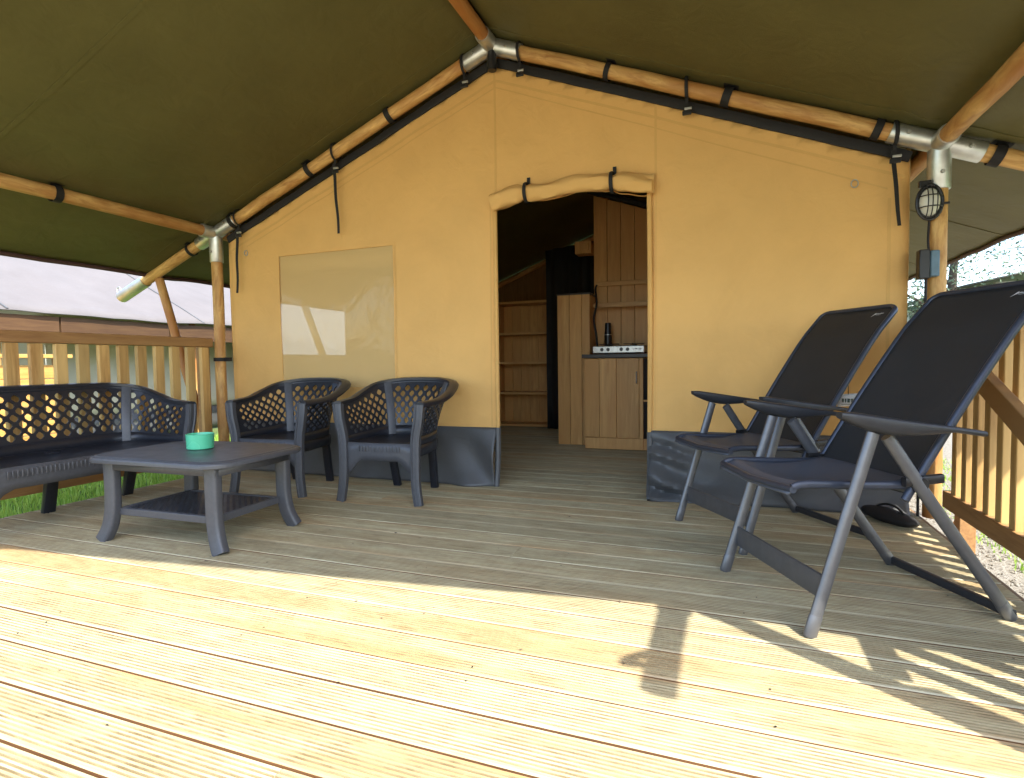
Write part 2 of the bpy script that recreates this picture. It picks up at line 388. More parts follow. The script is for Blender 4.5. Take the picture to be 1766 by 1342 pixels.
sc_ = MB()
yy = -4.70
while yy < 3.5:
    for jx in (-2.2, -1.45, -.7, .05, .8, 1.55, 2.2):
        for dy in (-.042, .042):
            if random.random() < .72: continue
            cx_, cy_ = jx+random.uniform(-.03, .03), yy+dy+random.uniform(-.005, .005)
            sc_.add([(cx_+0.0032*math.cos(a*1.047), cy_+0.0032*math.sin(a*1.047), .0022) for a in range(6)], [(0, 1, 2, 3, 4, 5)])
    yy += PW+PG
sc_.build('screw_heads', 'blackp', deck, smooth=False, kind='stuff')
yd = MB(); yd.grid(10, 10, lambda u, v: (lerp(-9, 11, u), lerp(-16, -4.85, v), GZ+.01)); struct(yd.build('bounce_yard', 'sand'))  # unseen pale yard added behind the camera to bounce sun onto wall and roof

# ================================================================== timber frame
A, ZN, ZA = 2.5, 1.962, 2.964; SL = (ZA-ZN)/A; YF = -2.35; YB = 5.2
fr = thing('tent_frame', 'round wooden pole frame with galvanised steel joints carrying the olive roof', 'tent frame')
def pole(p0, p1, r=.0435, wob=.007, mat='pole', parent=None, name='pole'):
    p0 = Vector(p0); p1 = Vector(p1); d = p1-p0; L = d.length; b = MB(); n = max(4, int(L/.25))
    q = d.to_track_quat('Z', 'Y')
    pts = [Vector((wob*nz(k*.7, p0.x+p0.y*3), wob*nz(k*.7, 9+p0.x), L*k/n)) for k in range(n+1)]
    b.sweep(pts, [(math.cos(2*math.pi*j/14)*r, math.sin(2*math.pi*j/14)*r) for j in range(14)], (1, 0, 0), [1+.03*nz(k*.9, p0.x*7+p0.z) for k in range(n+1)])
    o = b.build(name, mat, parent or fr)
    o.location = p0; o.rotation_mode = 'QUATERNION'; o.rotation_quaternion = q
    return o
def rz_(x): return ZA-SL*abs(x)
XO = 3.66
for yy in (0, YF, YB):
    for s in (-1, 1):
        pole((s*.02, yy, ZA-.008), (s*(XO-.25), yy, rz_(XO-.25)))
        if yy != YB or s: pole((s*A, yy, -.02 if yy == YF else 0.0), (s*A, yy, ZN), .043)
pole((0, -3.25, ZA), (0, YB, ZA)); 
for s in (-1, 1): pole((s*A, -2.99, ZN), (s*A, YB, ZN))
# slanting side prop at the left of the tent
pole((-3.2, .02, rz_(3.2)-.05), (-2.62, .03, -.1), .036)
pole((3.2, .02, rz_(3.2)-.05), (2.62, .03, -.1), .036)
pole((-2.3, 1.45, rz_(2.3)), (-3.45, 1.45, rz_(3.45))); pole((-3.15, 1.75, rz_(3.15)-.05), (-2.60, 1.95, -.1), .04)
def joint(c, dirs, r=.0525):
    b = MB(); c = Vector(c)
    for d, L in dirs:
        d = Vector(d).normalized(); q = d.to_track_quat('Z', 'Y')
        prof = [(r, 0), (r, L-.004), (r-.003, L), (.0415, L)]
        m = MB(); m.lathe(prof, 20)
        b.add([c+q@p for p in m.v], m.f)
    m = MB(); m.lathe([(0, -r*.98)]+[(r*.98*math.cos(R(a)), r*.98*math.sin(R(a))) for a in range(-75, 76, 15)]+[(0, r*.98)], 18, c)
    b.add(m.v, m.f)
    o = b.build('steel_joint', 'steel', fr)
    return o
rl = Vector((-1, 0, -SL)); rr_ = Vector((1, 0, -SL))
def bolts(ps):
    for p, d in ps:
        q = Vector(d).to_track_quat('Z', 'Y'); m = MB(); m.lathe([(0, .012), (.008, .012), (.011, .006), (.011, 0)], 6); m.v = [Vector(p)+q@v for v in m.v]; m.build('bolt', 'steel', fr)
for yy in (0, YF):
    joint((0, yy, ZA), [(rl, .22), (rr_, .22), ((0, -1, 0), .16)])
    for s in (-1, 1):
        joint((s*A, yy, ZN), [((-s, 0, SL), .24), ((s, 0, -SL), .2), ((0, 0, -1), .24), ((0, -1, 0), .14)])
        bolts([((s*A-s*.15, yy-.054, ZN+.06), (0, -1, 0)), ((s*A, yy-.054, ZN-.16), (0, -1, 0)), ((s*A+s*.12, yy-.054, ZN-.05), (0, -1, 0))])
bolts([((-.12, -.054, ZA-.048), (0, -1, 0)), ((.12, -.054, ZA-.048), (0, -1, 0))])
for s in (-1, 1):   # steel ends of the rafters
    e = MB(); p0 = Vector((s*(XO-.32), 0, rz_(XO-.32))); p1 = Vector((s*XO, 0, rz_(XO)))
    e.tube([p0, lerp(p0, p1, .97), p1], .053, 18, [1, 1, .94]); e.build('pole_end_sleeve', 'steel', fr)
    h = MB(); h.tube(spline([p1+Vector((0, 0, .05)), p1+Vector((s*.02, 0, .09)), p1+Vector((s*.05, 0, .085)), p1+Vector((s*.055, 0, .05))], 5), .006, 8); h.build('guy_hook', 'steel', fr)
for s in (-1, 1):
    h = MB(); h.tube(spline([(s*A-.03, -2.78, ZN), (s*A-.07, -2.81, ZN-.005), (s*A-.105, -2.86, ZN), (s*A-.085, -2.875, ZN+.01), (s*A-.05, -2.86, ZN)], 5), .016, 8); h.build('guy_hook', 'steel', fr)
cp = MB(); cp.lathe([(0, -.1), (.03, -.1), (.036, -.06), (.03, 0), (.028, .02)], 12, (.01, -.02, ZA-.07)); cp.build('black_cap', 'blackp', fr)

# ================================================================== roof canopy
XR = 3.3; ROOFT = .062
roof = thing('roof_canopy', 'olive green canvas roof stretched over the veranda poles', 'tent roof', (0, 0, 0))
def yfront(x):
    x = abs(x); return lerp(-3.29, -2.47, x/2.5) if x < 2.5 else lerp(-2.47, -2.41, (x-2.5)/.8)
YRB = 5.5
def roof_fn(s):
    def fn(u, v):
        x = u*XR; y0 = yfront(x); y = lerp(y0, YRB, v)
        z = ZA+ROOFT-SL*x
        sag = math.sin(math.pi*min(1, x/2.5))*.022*abs(math.sin(math.pi*(y-0)/2.5)) if x < 2.5 else 0
        rip = .006*nz(x*3, y*1.3, 2)+.004*nz(x*9, y*2.5, 5)
        if x > 2.5: rip += .018*nz(y*3.1, x*2, s*4)*(x-2.5)/.8-.02*((x-2.5)/.8)**2
        crease = .010*math.exp(-((y)/.12)**2)
        for cx_, cy_ in ((2.5, 0), (0, 0)):
            rr2 = math.hypot(x-cx_, y-cy_); th = math.atan2(y-cy_, x-cx_)
            rip += .016*math.exp(-rr2/.38)*min(1, rr2/.12)*math.sin(7*th+s*1.3)
        rip += .0035*math.sin(y*11+2*nz(x*2, y))*math.exp(-((x-2.45)/.25)**2)
        return (s*x, y, z-sag+rip*sst(0, .3, x)*.8+crease*.3)
    return fn
for s in (-1, 1):
    m = MB(); m.grid(70, 200, roof_fn(s)); o = m.build('canvas_slope', 'roof', roof, solid=.004)
    hm = MB(); fn = roof_fn(s); hm.tube([Vector(fn(1, v/60))+Vector((s*.0, 0, -.012)) for v in range(61)], .017, 8); hm.build('edge_hem', 'hem', roof)
    for ys in (-1.62, -.12, 1.38, 2.88):
        pt = []
        for k in range(41):
            u = k/40; y0_ = yfront(u*XR); pt.append(Vector(fn(u, (ys-y0_)/(YRB-y0_)))+Vector((0, 0, -.0045)))
        sm_ = MB(); sm_.sweep(pt, [(-.013, -.0012), (.013, -.0012), (.013, .0012), (-.013, .0012)], (0, 1, 0)); sm_.build('roof_seam', 'roof', roof)
# straps holding canopy to the poles
def strap_ring(c, axis, wd, r=.0515, parent=None, tail=True):
    """flat black band round a pole at c"""
    c = Vector(c); d = Vector(axis).normalized(); q = d.to_track_quat('Z', 'Y'); b = MB()
    prof = [(r, -wd/2), (r+.003, -wd/2), (r+.003, wd/2), (r, wd/2), (r, -wd/2)]
    m = MB(); m.lathe(prof, 20); b.add([c+q@p for p in m.v], m.f)
    if tail:
        up = Vector((0, 0, 1)); sd = d.cross(up).normalized(); up2 = sd.cross(d)
        for sgn in (-1, 1):
            p = c+up2*(r+.004)+sd*sgn*.02
            b.add([p-d*wd*.9-sd*.02, p+d*wd*.9-sd*.02, p+d*wd*.9+sd*.02, p-d*wd*.9+sd*.02], [(0, 1, 2, 3)])
    return b.build('strap', 'black', parent or roof)
for x, wd in ((-2.78, .035), (-2.30, .05), (-1.52, .05), (-.80, .05), (.78, .04), (1.47, .06), (2.22, .05), (2.74, .06)):
    strap_ring((x, 0, rz_(x)), (1, 0, -SL if x > 0 else SL), wd*.8)
for x, yy, wd in ((-2.5, -1.2, .045), (2.5, -1.3, .05), (-2.5, -2.2, .045), (2.5, 1.2, .05), (-2.5, 1.3, .05)):
    strap_ring((x, yy, ZN), (0, 1, 0), wd)

# ================================================================== tent canvas body
YW = .05; WX0, WX1 = -2.415, 2.385
tent = thing('safari_tent', 'sand coloured canvas safari tent with open doorway under the olive roof', 'tent', (0, YW, 0))
DX_L, DX_R = -.02, 1.025
def dtop(x): return lerp(1.985, 2.0, (x-DX_L)/(DX_R-DX_L))
WIN = (-1.89, -.834, .684, 1.732)
def wtop(x): return rz_(x)-.058/math.cos(math.atan(SL))-.045
def wall_y(x, z):
    w_ = .010*nz(x*1.3, z*.9, 1)+.006*nz(x*3+z, z*2.4, 4)+.0035*nz(x*7+z*4, z*3-x*2, 6)
    w_ += .008*math.exp(-((x-1.03)/.10)**2)*math.sin(z*5)*.5
    w_ += .003*math.sin((x+z*.7)*9)*math.exp(-((z-wtop(x))/.35)**2)
    return YW+w_
def wall_sheet(x0, x1, zlo, zhi, cell=.05, extra=0):
    b = MB(); nu = max(1, round((x1-x0)/cell)); zmax = max(zhi(x0), zhi(x1), zhi(0) if x0 < 0 < x1 else 0)
    nv = max(2, round((zmax-min(zlo(x0), zlo(x1)))/cell))
    def fn(u, v):
        x = lerp(x0, x1, u); z = lerp(zlo(x), zhi(x), v); return (x, wall_y(x, z)+extra, z)
    b.grid(nu, nv, fn); return b
fw = MB()
def brk(a, b_, cell, br):
    v = [a, b_]+br; n = int((b_-a)/cell)
    for k in range(1, n):
        q = a+(b_-a)*k/n
        if all(abs(q-t) > cell*.35 for t in v): v.append(q)
    return sorted(v)
XS = brk(WX0, WX1, .05, [WIN[0], WIN[1], DX_L, DX_R, 0]); ZS = brk(.30, wtop(0), .05, [WIN[2], WIN[3], 1.99])
for x in XS:
    for z in ZS:
        z = min(z, wtop(x)); fw.v.append(Vector((x, wall_y(x, z), z)))
nz_ = len(ZS)
for i in range(len(XS)-1):
    for j in range(nz_-1):
        cx_ = (XS[i]+XS[i+1])/2; cz_ = (ZS[j]+ZS[j+1])/2
        if ZS[j] >= wtop(XS[i])-1e-6 and ZS[j] >= wtop(XS[i+1])-1e-6: continue
        if WIN[0] < cx_ < WIN[1] and WIN[2] < cz_ < WIN[3]: continue
        if DX_L < cx_ < DX_R and cz_ < 1.99: continue
        q = [i*nz_+j, (i+1)*nz_+j, (i+1)*nz_+j+1, i*nz_+j+1]; u = []
        for k in q:
            if not any((fw.v[k]-fw.v[m_]).length < 1e-5 for m_ in u): u.append(k)
        if len(u) > 2: fw.f.append(tuple(u))
fwo = fw.build('front_wall', 'wall', tent, solid=.0025, world=True)
def strip(pts, wd, name, mat, thick=.0012, off=.0024, parent=tent):
    """flat ribbon following the wall along (x,z) points"""
    b = MB(); P_ = []
    for (x, z) in pts: P_.append(Vector((x, wall_y(x, z)-off, z)))
    b.sweep(P_, [(-wd/2, -thick/2), (wd/2, -thick/2), (wd/2, thick/2), (-wd/2, thick/2)], (P_[-1]-P_[0]).cross(Vector((0, 1, 0))))
    return b.build(name, mat, parent, smooth=True, world=True)
def line(x0, z0, x1, z1, n=24): return [(lerp(x0, x1, k/n), lerp(z0, z1, k/n)) for k in range(n+1)]
strip(line(-.005, 1.99, -.005, wtop(0)-.02), .014, 'seam', 'seam')
strip(line(1.06, 2.0, 1.06, wtop(1.06)-.01), .014, 'seam', 'seam')
strip(line(-.06, .41, -.045, 1.99), .010, 'seam', 'seam')
strip(line(1.052, .43, 1.06, 2.0), .010, 'seam', 'seam')
strip(line(-.005, wtop(0)-.095, WX0+.02, wtop(WX0)-.075), .016, 'seam', 'seam')
strip(line(.005, wtop(0)-.095, WX1-.02, wtop(WX1)-.075), .016, 'seam', 'seam')
strip(line(-.005, wtop(0)-.14, WX0+.2, wtop(WX0)-.05), .008, 'seam', 'seam')
strip(line(.005, wtop(0)-.14, WX1-.1, wtop(WX1)-.13), .008, 'seam', 'seam')
strip(line(WX0+.025, .38, WX0+.02, 1.78), .03, 'seam', 'seam')
strip(line(WX1-.09, .38, WX1-.09, 1.72), .016, 'seam', 'seam')
# black top hem just below the rafters
for s, xe in ((-1, WX0), (1, WX1)):
    b = MB(); b.sweep([Vector((lerp(0, xe, k/20), YW-.008-.004*math.sin(k*2.1), wtop(lerp(0, xe, k/20))+.022)) for k in range(21)], rrect(.058, .016, .4, 2), (0, 0, 1)); b.build('top_hem', 'black', tent, world=True)
# window: clear sheet with welded border
wo = MB(); wo.grid(14, 14, lambda u, v: (lerp(WIN[0]-.01, WIN[1]+.01, u), YW+.008+.006*nz(u*3, v*3, 7), lerp(WIN[2]-.01, WIN[3]+.01, v))); wp = wo.build('window_pane', 'pane', tent, world=True)
for pts in (line(WIN[0]-.008, WIN[2]-.02, WIN[0]-.008, WIN[3]+.02, 8), line(WIN[1]+.008, WIN[2]-.02, WIN[1]+.008, WIN[3]+.02, 8), line(WIN[0]-.02, WIN[2]-.008, WIN[1]+.02, WIN[2]-.008, 8), line(WIN[0]-.02, WIN[3]+.008, WIN[1]+.02, WIN[3]+.008, 8)):
    strip(pts, .012, 'window_border', 'wall', off=.002)
# rolled window blind inside, along the top of the window
rb = MB(); rb.tube([Vector((lerp(WIN[0]-.05, WIN[1]+.05, k/24), YW+.09, WIN[3]-.05+.012*math.sin(k*.8)-.02*abs(math.sin(math.pi*k/8)))) for k in range(25)], .055, 12, [1+.12*nz(k*.7, 3) for k in range(25)]); rb.build('window_blind_roll', 'wallside', tent, world=True)
for xx in (-1.66, -1.08):
    b = MB(); b.box(xx-.012, xx+.012, YW+.025, YW+.03, WIN[3]-.14, WIN[3]+.02); b.build('blind_tie', 'wallside', tent, world=True)
# side, back walls
def sheet_x(x, y0, y1, z0, z1, holes=None):
    b = MB(); ys = [y0, y1]; zs = [z0, z1]
    for h in (holes or []): ys += [h[0], h[1]]; zs += [h[2], h[3]]
    ys = sorted(set(ys)); zs = sorted(set(zs))
    for i in range(len(ys)-1):
        for j in range(len(zs)-1):
            cy = (ys[i]+ys[i+1])/2; cz = (zs[j]+zs[j+1])/2
            if any(h[0] < cy < h[1] and h[2] < cz < h[3] for h in (holes or [])): continue
            m = MB(); m.grid(max(1, int((ys[i+1]-ys[i])/.12)), max(1, int((zs[j+1]-zs[j])/.12)), lambda u, v: (x+.006*nz(lerp(ys[i], ys[i+1], u)*2, lerp(zs[j], zs[j+1], v)*2, x), lerp(ys[i], ys[i+1], u), lerp(zs[j], zs[j+1], v))); b.add(m.v, m.f)
    return b
SW = (.61, 1.57, .963, 1.435)
sheet_x(WX0, YW, YB, 0, rz_(WX0)-.02, [SW]).build('side_wall', 'wallside', tent, solid=.002, world=True)
sheet_x(WX1, YW, YB, 0, rz_(WX1)-.02).build('side_wall', 'wallside', tent, solid=.002, world=True)
m = MB(); m.grid(6, 6, lambda u, v: (WX0-.004, lerp(SW[0]-.01, SW[1]+.01, u), lerp(SW[2]-.01, SW[3]+.01, v))); m.build('side_window_pane', 'pane2', tent, world=True)
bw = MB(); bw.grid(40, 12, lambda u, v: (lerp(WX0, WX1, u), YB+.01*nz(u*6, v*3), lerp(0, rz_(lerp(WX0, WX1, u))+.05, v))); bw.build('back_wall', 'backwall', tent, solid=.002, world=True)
# ground-sheet skirts left and right of the doorway
def skirt(x0, x1, door_right, name='skirt'):
    b = MB(); n = int((x1-x0)/.02)
    def fn(u, v):
        x = lerp(x0, x1, u); zt = .405+(.012 if x > 1 else 0); z = lerp(0.002, zt, v)
        dd = (x1-x) if door_right else (x-x0)
        cr = math.exp(-(dd/.28)**2)
        f = 1-v
        yy = wall_y(x, z)-.008-.07*f**1.6-.03*f*nz(x*4, z*3, 3)
        if door_right:
            yy += -.05*cr*math.sin((dd*.9+(1-v)*.33)*14)*f**.5-.03*cr*f
        else:
            yy += -.06*cr*(math.sin(z*52+dd*14+2*nz(x*5, z*6))*.6+nz(x*7, z*12)*.9)*f**.4-.03*cr*f
            yy += -.045*f*nz(x*3.1, z*5+2, 8)-.016*math.sin((x*6+z*9))*f-.03*f
        z2 = z
        return (x, yy, z2)
    b.grid(n, 22, fn)
    # flat flap on the deck
    o = b.build(name, 'skirt', tent, solid=.003, world=True); return o
skirt(WX0, DX_L-.005, True); skirt(DX_R-.005, WX1, False)
for xa, xb in ((DX_L-.02, DX_L+.03), (DX_R-.03, DX_R+.02)):
    b = MB(); b.tube(spline([((xa+xb)/2, YW+.0, .40), ((xa+xb)/2+.005, YW-.01, 1.2), ((xa+xb)/2, YW, 1.99)], 8), .016, 8); b.build('door_edge_hem', 'seam', tent, world=True)
    b = MB(); b.tube(spline([((xa+xb)/2, YW-.04, .0), ((xa+xb)/2+.003, YW-.015, .2), ((xa+xb)/2, YW, .405)], 6), .02, 8); b.build('door_edge_hem', 'skirt', tent, world=True)
# rolled-up door flap
pts = []; sc = []
N = 56
for k in range(N+1):
    t = k/N; x = lerp(DX_L+.01, DX_R+.02, t)
    z = 1.972+.02*math.sin(t*3.0)-.030*(1-sst(.0, .24, t))*(1-t*3 if t < .33 else 0)-.045*sst(.84, 1, t)+.010*math.sin(t*13)
    pts.append((x, YW-.045, z-.012)); 
    s0 = 1.0+.18*math.sin(t*9+.6)*.6+.10*nz(t*9, 2)
    s0 *= 1-.28*math.exp(-((t-.215)/.025)**2)-.30*math.exp(-((t-.765)/.025)**2)
    s0 *= 1-.25*sst(.9, 1, t)
    sc.append(s0)
rd = MB(); sp = []
for j in range(22):
    a = 2*math.pi*j/22; r = .056*(1+.10*math.sin(a*2+.6)+.05*math.sin(5*a)); sp.append((r*math.cos(a), r*math.sin(a)*1.05))
rd.sweep(pts, sp, (0, 1, 0), sc)
for v in rd.v: v += Vector((0, .018*nz(v.x*8, v.z*20, 2), .016*nz(v.x*7+9, v.z*16, v.y*22)))
dr = rd.build('door_flap_roll', 'wall', tent, world=True)
for a0, a1, wv in ((-2.5, -2.0, 1.0), (-3.4, -3.0, -.8)):
    ed = MB(); ep = []
    for k in range(2, N-1):
        t = k/N; a = lerp(a0, a1, t)+.22*math.sin(t*11*wv+a0); c = Vector(pts[k]); rr_k = .0605*sc[k]
        ep.append(c+Vector((0, math.cos(a)*rr_k, -math.sin(a)*rr_k*-1.0+.008*nz(c.x*6+9, c.z*14, 0))))
    ed.tube(ep, .007, 6, ry=.003, side=(0, 1, .6)); ed.build('flap_edge', 'seam', dr)
fl = MB(); fl.grid(14, 5, lambda u, v: (lerp(DX_R-.16, DX_R+.03, u), YW-.06-.02*math.sin(u*5)+.01*v, lerp(1.955-.075*sst(.1, .9, u), 2.0, v))); fl.build('door_flap_corner', 'wall', tent, solid=.003, world=True)
for x in (.235, .808):
    k = min(range(N+1), key=lambda q: abs(pts[q][0]-x)); c = Vector(pts[k])
    b = MB(); b.tube([c+Vector((.0, .062*math.cos(a)-.004, .066*math.sin(a))) for a in [2*math.pi*j/20 for j in range(20)]], .012, 6, closed=True, side=(1, 0, 0), ry=.003)
    b.box(x-.011, x+.011, YW-.012, YW-.008, c.z+.05, c.z+.11); b.build('flap_strap', 'black', tent, world=True)
# eyelets
for x, z in ((-2.22, 1.785), (2.126, 1.812)):
    b = MB(); b.tube([Vector((x+.017*math.cos(a), YW-.012, z+.021*math.sin(a))) for a in [2*math.pi*j/18 for j in range(18)]], .0035, 6, closed=True); b.build('eyelet_ring', 'stove' if x < 0 else 'steel', tent, world=True)
# hanging ties with buckles
def buckle(x, z, tail=0, dx=0):
    st_ = MB(); st_.tube([Vector((x, .0+.0585*math.cos(a)-.0, rz_(x)+.064*math.sin(a))) for a in [2*math.pi*j/18 for j in range(18)]], .010, 6, closed=True, side=(1, 0, 0), ry=.003)
    zt = rz_(x)-.06
    st_.box(x-.009, x+.009, -.012, -.009, zt-.075, zt); o = st_.build('tie_strap', 'black', tent, world=True)
    b = MB(); b.box(x-.024, x+.028, -.022, -.006, zt-.10, zt-.075); b.build('buckle', 'blackp', o, bevel=.004, world=True)
    b = MB(); b.box(x-.012, x+.03, -.024, -.010, zt-.072, zt-.058); b.build('buckle_bar', 'steel', o, bevel=.003, world=True)
    if tail:
        b = MB(); n = 10; b.sweep([Vector((x-.01+dx*k/n, -.016+.004*math.sin(k), zt-.03-tail*k/n)) for k in range(n+1)], [(-.012, -.0015), (.012, -.0015), (.012, .0015), (-.012, .0015)], (1, .25, 0), [1-.25*k/n for k in range(n+1)]); b.build('strap_tail', 'black', o, world=True)
buckle(-2.24, 0, .52, -.02); buckle(-1.275, 0, .52, .03); buckle(-.20, 0); buckle(.20, 0); buckle(1.245, 0); buckle(2.30, 0, .40, .035)

# ================================================================== railings
def fence(name, label, x, y0, y1, side, diag=False, pitch=.134, sw=.07, ph=.075):
    t = thing(name, label, 'railing', (x, y0, 0))
    b = MB(); b.box(x-.025, x+.025, y1-.02, y0, 1.018, 1.092); b.build('top_rail', 'rail', t, bevel=.006, world=True)
    b = MB(); b.box(x-.03, x+.03, y1, y0-.005, .092, .178); b.build('bottom_rail', 'rail', t, bevel=.005, world=True)
    xs = x-side*.004
    sm = MB(); sm.box(-.017, .017, -sw/2, sw/2, 0, .842); me = sm.mesh('slat'); me.materials.append(MT['fence'])
    tmp = bpy.data.objects.new('t', me); fin(tmp, False); bpy.data.objects.remove(tmp)
    yy = y0-ph
    while yy > y1+.03:
        c = child(None, 'slat', me, t, (xs-x, yy-y0, .174), random.uniform(-.03, .03)); c.rotation_euler[0] = random.uniform(-.004, .004)
        md = c.modifiers.new('bevel', 'BEVEL'); md.width = .003; md.segments = 1
        yy -= pitch
    for py in (y0-.03, y1-.085):
        b = MB(); b.box(x+side*.025, x+side*.095, py-.035, py+.035, -.16, 1.06); b.build('post', 'rail', t, bevel=.004, world=True)
    if diag:
        b = MB(); p0 = Vector((x-side*.068, -.30, .93)); p1 = Vector((x-side*.068, -1.95, .22)); b.sweep([p0, p1], [(-.02, -.045), (.02, -.045), (.02, .045), (-.02, .045)], (1, 0, 0)); b.build('diagonal_brace', 'rail', t, bevel=.004, world=True)
    return t
fence('railing', 'wooden slat railing along the left deck edge behind the bench', -2.53, -.06, -2.30, -1)
fence('railing', 'wooden slat railing with diagonal brace along the right deck edge behind recliners', 2.53, -.14, -2.285, 1, True, .120, .052, .117)

# ================================================================== resin lattice seats
def lattice_seat(W, name, label, cat, loc, rz, group=None, mid=False):
    t = thing(name, label, cat, loc, rz, group); h = W/2
    top = [(-h+.005, -.285, .618), (-h-.012, -.20, .622), (-h-.028, -.06, .634), (-h-.034, .07, .672), (-h-.002, .205, .722), (-h+.10, .290, .744), (-h+.22, .312, .750)]
    bot = [(-h+.035, -.26, .36), (-h+.04, -.18, .36), (-h+.045, -.06, .36), (-h+.06, .05, .36), (-h+.095, .13, .36), (-h+.165, .18, .36), (-h+.24, .195, .36)]
    def full(p):
        q = [Vector(a) for a in p]; r = [Vector((-a.x, a.y, a.z)) for a in reversed(q)]
        if W > .9: mids = [lerp(q[-1], r[0], k/4) for k in (1, 2, 3)]; return q+mids+r
        return q+r[0:]
    T = spline(full(top), 8); B = spline(full(bot), 8); n = len(T)-1
    cum = [0]
    for k in range(n): cum.append(cum[-1]+(T[k+1]-T[k]).length)
    L = cum[-1]
    def at(P, u):
        u = max(0, min(L, u)); k = 0
        import bisect
        k = min(n-1, max(0, bisect.bisect_right(cum, u)-1)); f = (u-cum[k])/max(1e-9, cum[k+1]-cum[k]); return P[k].lerp(P[k+1], f)
    def surf(u, v):
        p = at(B, u).lerp(at(T, u), v)
        c = at(T, u)-at(B, u); out = Vector((c.x, c.y, 0)); p -= out*.35*math.sin(math.pi*v)*.5
        return p
    # lattice
    cu = L/round(L/.0385); nv = 8 ; v0, v1 = .17, .93; cv = (v1-v0)/nv
    b = MB(); nu = round(L/cu)
    ribs = []
    for k in (6, ): ribs += [cum[int(8*4.6)], L-cum[int(8*4.6)]]
    if mid: ribs.append(L/2)
    def sp_(i, j): return surf(i*cu, max(v0, min(v1, v0+j*cv)))
    for i in range(0, nu+1):
        for j in range(0, nv+1):
            if (i+j) % 2: continue
            O = [(i-1, j), (i, j-1), (i+1, j), (i, j+1)]
            O = [(max(0, min(nu, a)), max(0, min(nv, c))) for a, c in O]
            edge = i in (0, nu) or j in (0, nv)
            uu = i*cu
            solid = edge or uu < .05 or uu > L-.05 or any(abs(uu-r_) < .035 for r_ in ribs)
            ov = [sp_(*q) for q in O]
            if solid:
                u2 = []
                for q in ov:
                    if not any((q-z_).length < 1e-5 for z_ in u2): u2.append(q)
                if len(u2) > 2: b.add(u2, [tuple(range(len(u2)))])
            else:
                K = .73; iv = []; O8 = []
                for q in range(4):
                    a0 = O[q]; a1 = O[(q+1) % 4]
                    for f in (.22, .78):
                        x_ = lerp(a0[0], a1[0], f); y_ = lerp(a0[1], a1[1], f); iv.append(sp_(i+(x_-i)*K, j+(y_-j)*K))
                base = len(b.v); b.v += ov+iv
                for q in range(4):
                    q2 = (q+1) % 4
                    b.f.append((base+q, base+q2, base+4+2*q+1, base+4+2*q))
                    b.f.append((base+q2, base+4+(2*q2) % 8, base+4+2*q+1))
    bo = b.build('backrest_lattice', 'plastic2', t, smooth=False, solid=.010)
    # solid lower band
    lb = MB(); lb.grid(nu*2, 2, lambda u, v: surf(u*L, lerp(-.02, v0+.01, v))); lb.build('lower_band', 'plastic2', t, solid=.014)
    ub = MB(); ub.grid(nu*2, 1, lambda u, v: surf(u*L, lerp(v1-.01, 1.0, v))); ub.build('upper_band', 'plastic2', t, solid=.012)
    # rolled rim
    rim = MB(); P_ = []; prof = [(-.012, -.008), (-.012, .008), (.010, .013), (.034, .008), (.044, -.006), (.042, -.022), (.034, -.024), (.030, -.006)]
    base = len(rim.v); kk = len(prof)
    for k in range(n+1):
        d = (T[min(n, k+1)]-T[max(0, k-1)]); d.z = 0; d.normalize(); o_ = Vector((-d.y, d.x, 0)) ; 
        if o_.dot(Vector((T[k].x, T[k].y+.0, 0))) < 0: o_ = -o_
        wd = 1+.25*sst(.1, .28, T[k].y)
        for a, c in prof: rim.v.append(T[k]+o_*a*wd+Vector((0, 0, c)))
    for k in range(n):
        for j in range(kk):
            j2 = (j+1) % kk; rim.f.append((base+k*kk+j, base+k*kk+j2, base+(k+1)*kk+j2, base+(k+1)*kk+j))
    rim.f.append(tuple(base+j for j in range(kk))); rim.f.append(tuple(base+n*kk+j for j in range(kk)))
    rim.build('rim', 'plastic2', t, angle=60)
    for r_ in ribs:
        rb_ = MB(); rb_.sweep([surf(r_, v/8)*1.0 for v in range(0, 9)], rrect(.058, .02, .4, 3), (at(T, r_+.02)-at(T, r_-.02))); rb_.build('rib', 'plastic', t)
    # seat pan
    se = MB(); ring = [Vector((p.x*.985, p.y, .372)) for p in B]; fr_ = [Vector((lerp(h-.035, -h+.035, k/10), -.275, .368)) for k in range(1, 10)]
    poly = ring+fr_; nn = len(poly); base = 0
    cen = Vector((0, -.04, .358))
    for q in poly: se.v.append(q)
    for q in poly: se.v.append(Vector((q.x*.93, cen.y+(q.y-cen.y)*.92, .366)))
    for q in poly: se.v.append(Vector((q.x*.5, cen.y+(q.y-cen.y)*.5, .356)))
    for q in poly: se.v.append(Vector((q.x, q.y, .34)))
    se.v.append(cen); ci = len(se.v)-1
    for k in range(nn):
        k2 = (k+1) % nn
        se.f += [(k, k2, nn+k2, nn+k), (nn+k, nn+k2, 2*nn+k2, 2*nn+k), (2*nn+k, 2*nn+k2, ci), (k, 3*nn+k, 3*nn+k2, k2)]
    se.f.append(tuple(range(3*nn, 4*nn)))
    so_ = se.build('seat', 'plastic2', t)
    # front apron with arch and ribs
    ap = MB(); na = 24
    def apf(u, v):
        x = lerp(-h+.03, h-.03, u); e = min(x+h-.03, h-.03-x); zb = .262-.10*(1-sst(0, .13, e))
        return (x, -.272-.012*math.sin(math.pi*u), lerp(zb, .372, v))
    ap.grid(na, 3, apf); ao = ap.build('apron', 'plastic', t, solid=.014)
    nr = int((W-.26)/.021)
    for k in range(nr):
        x = lerp(-h+.14, h-.14, k/(nr-1)); q = MB(); q.box(x-.0045, x+.0045, -.294, -.286, .318, .355); q.build('apron_rib', 'plastic', ao, bevel=.002)
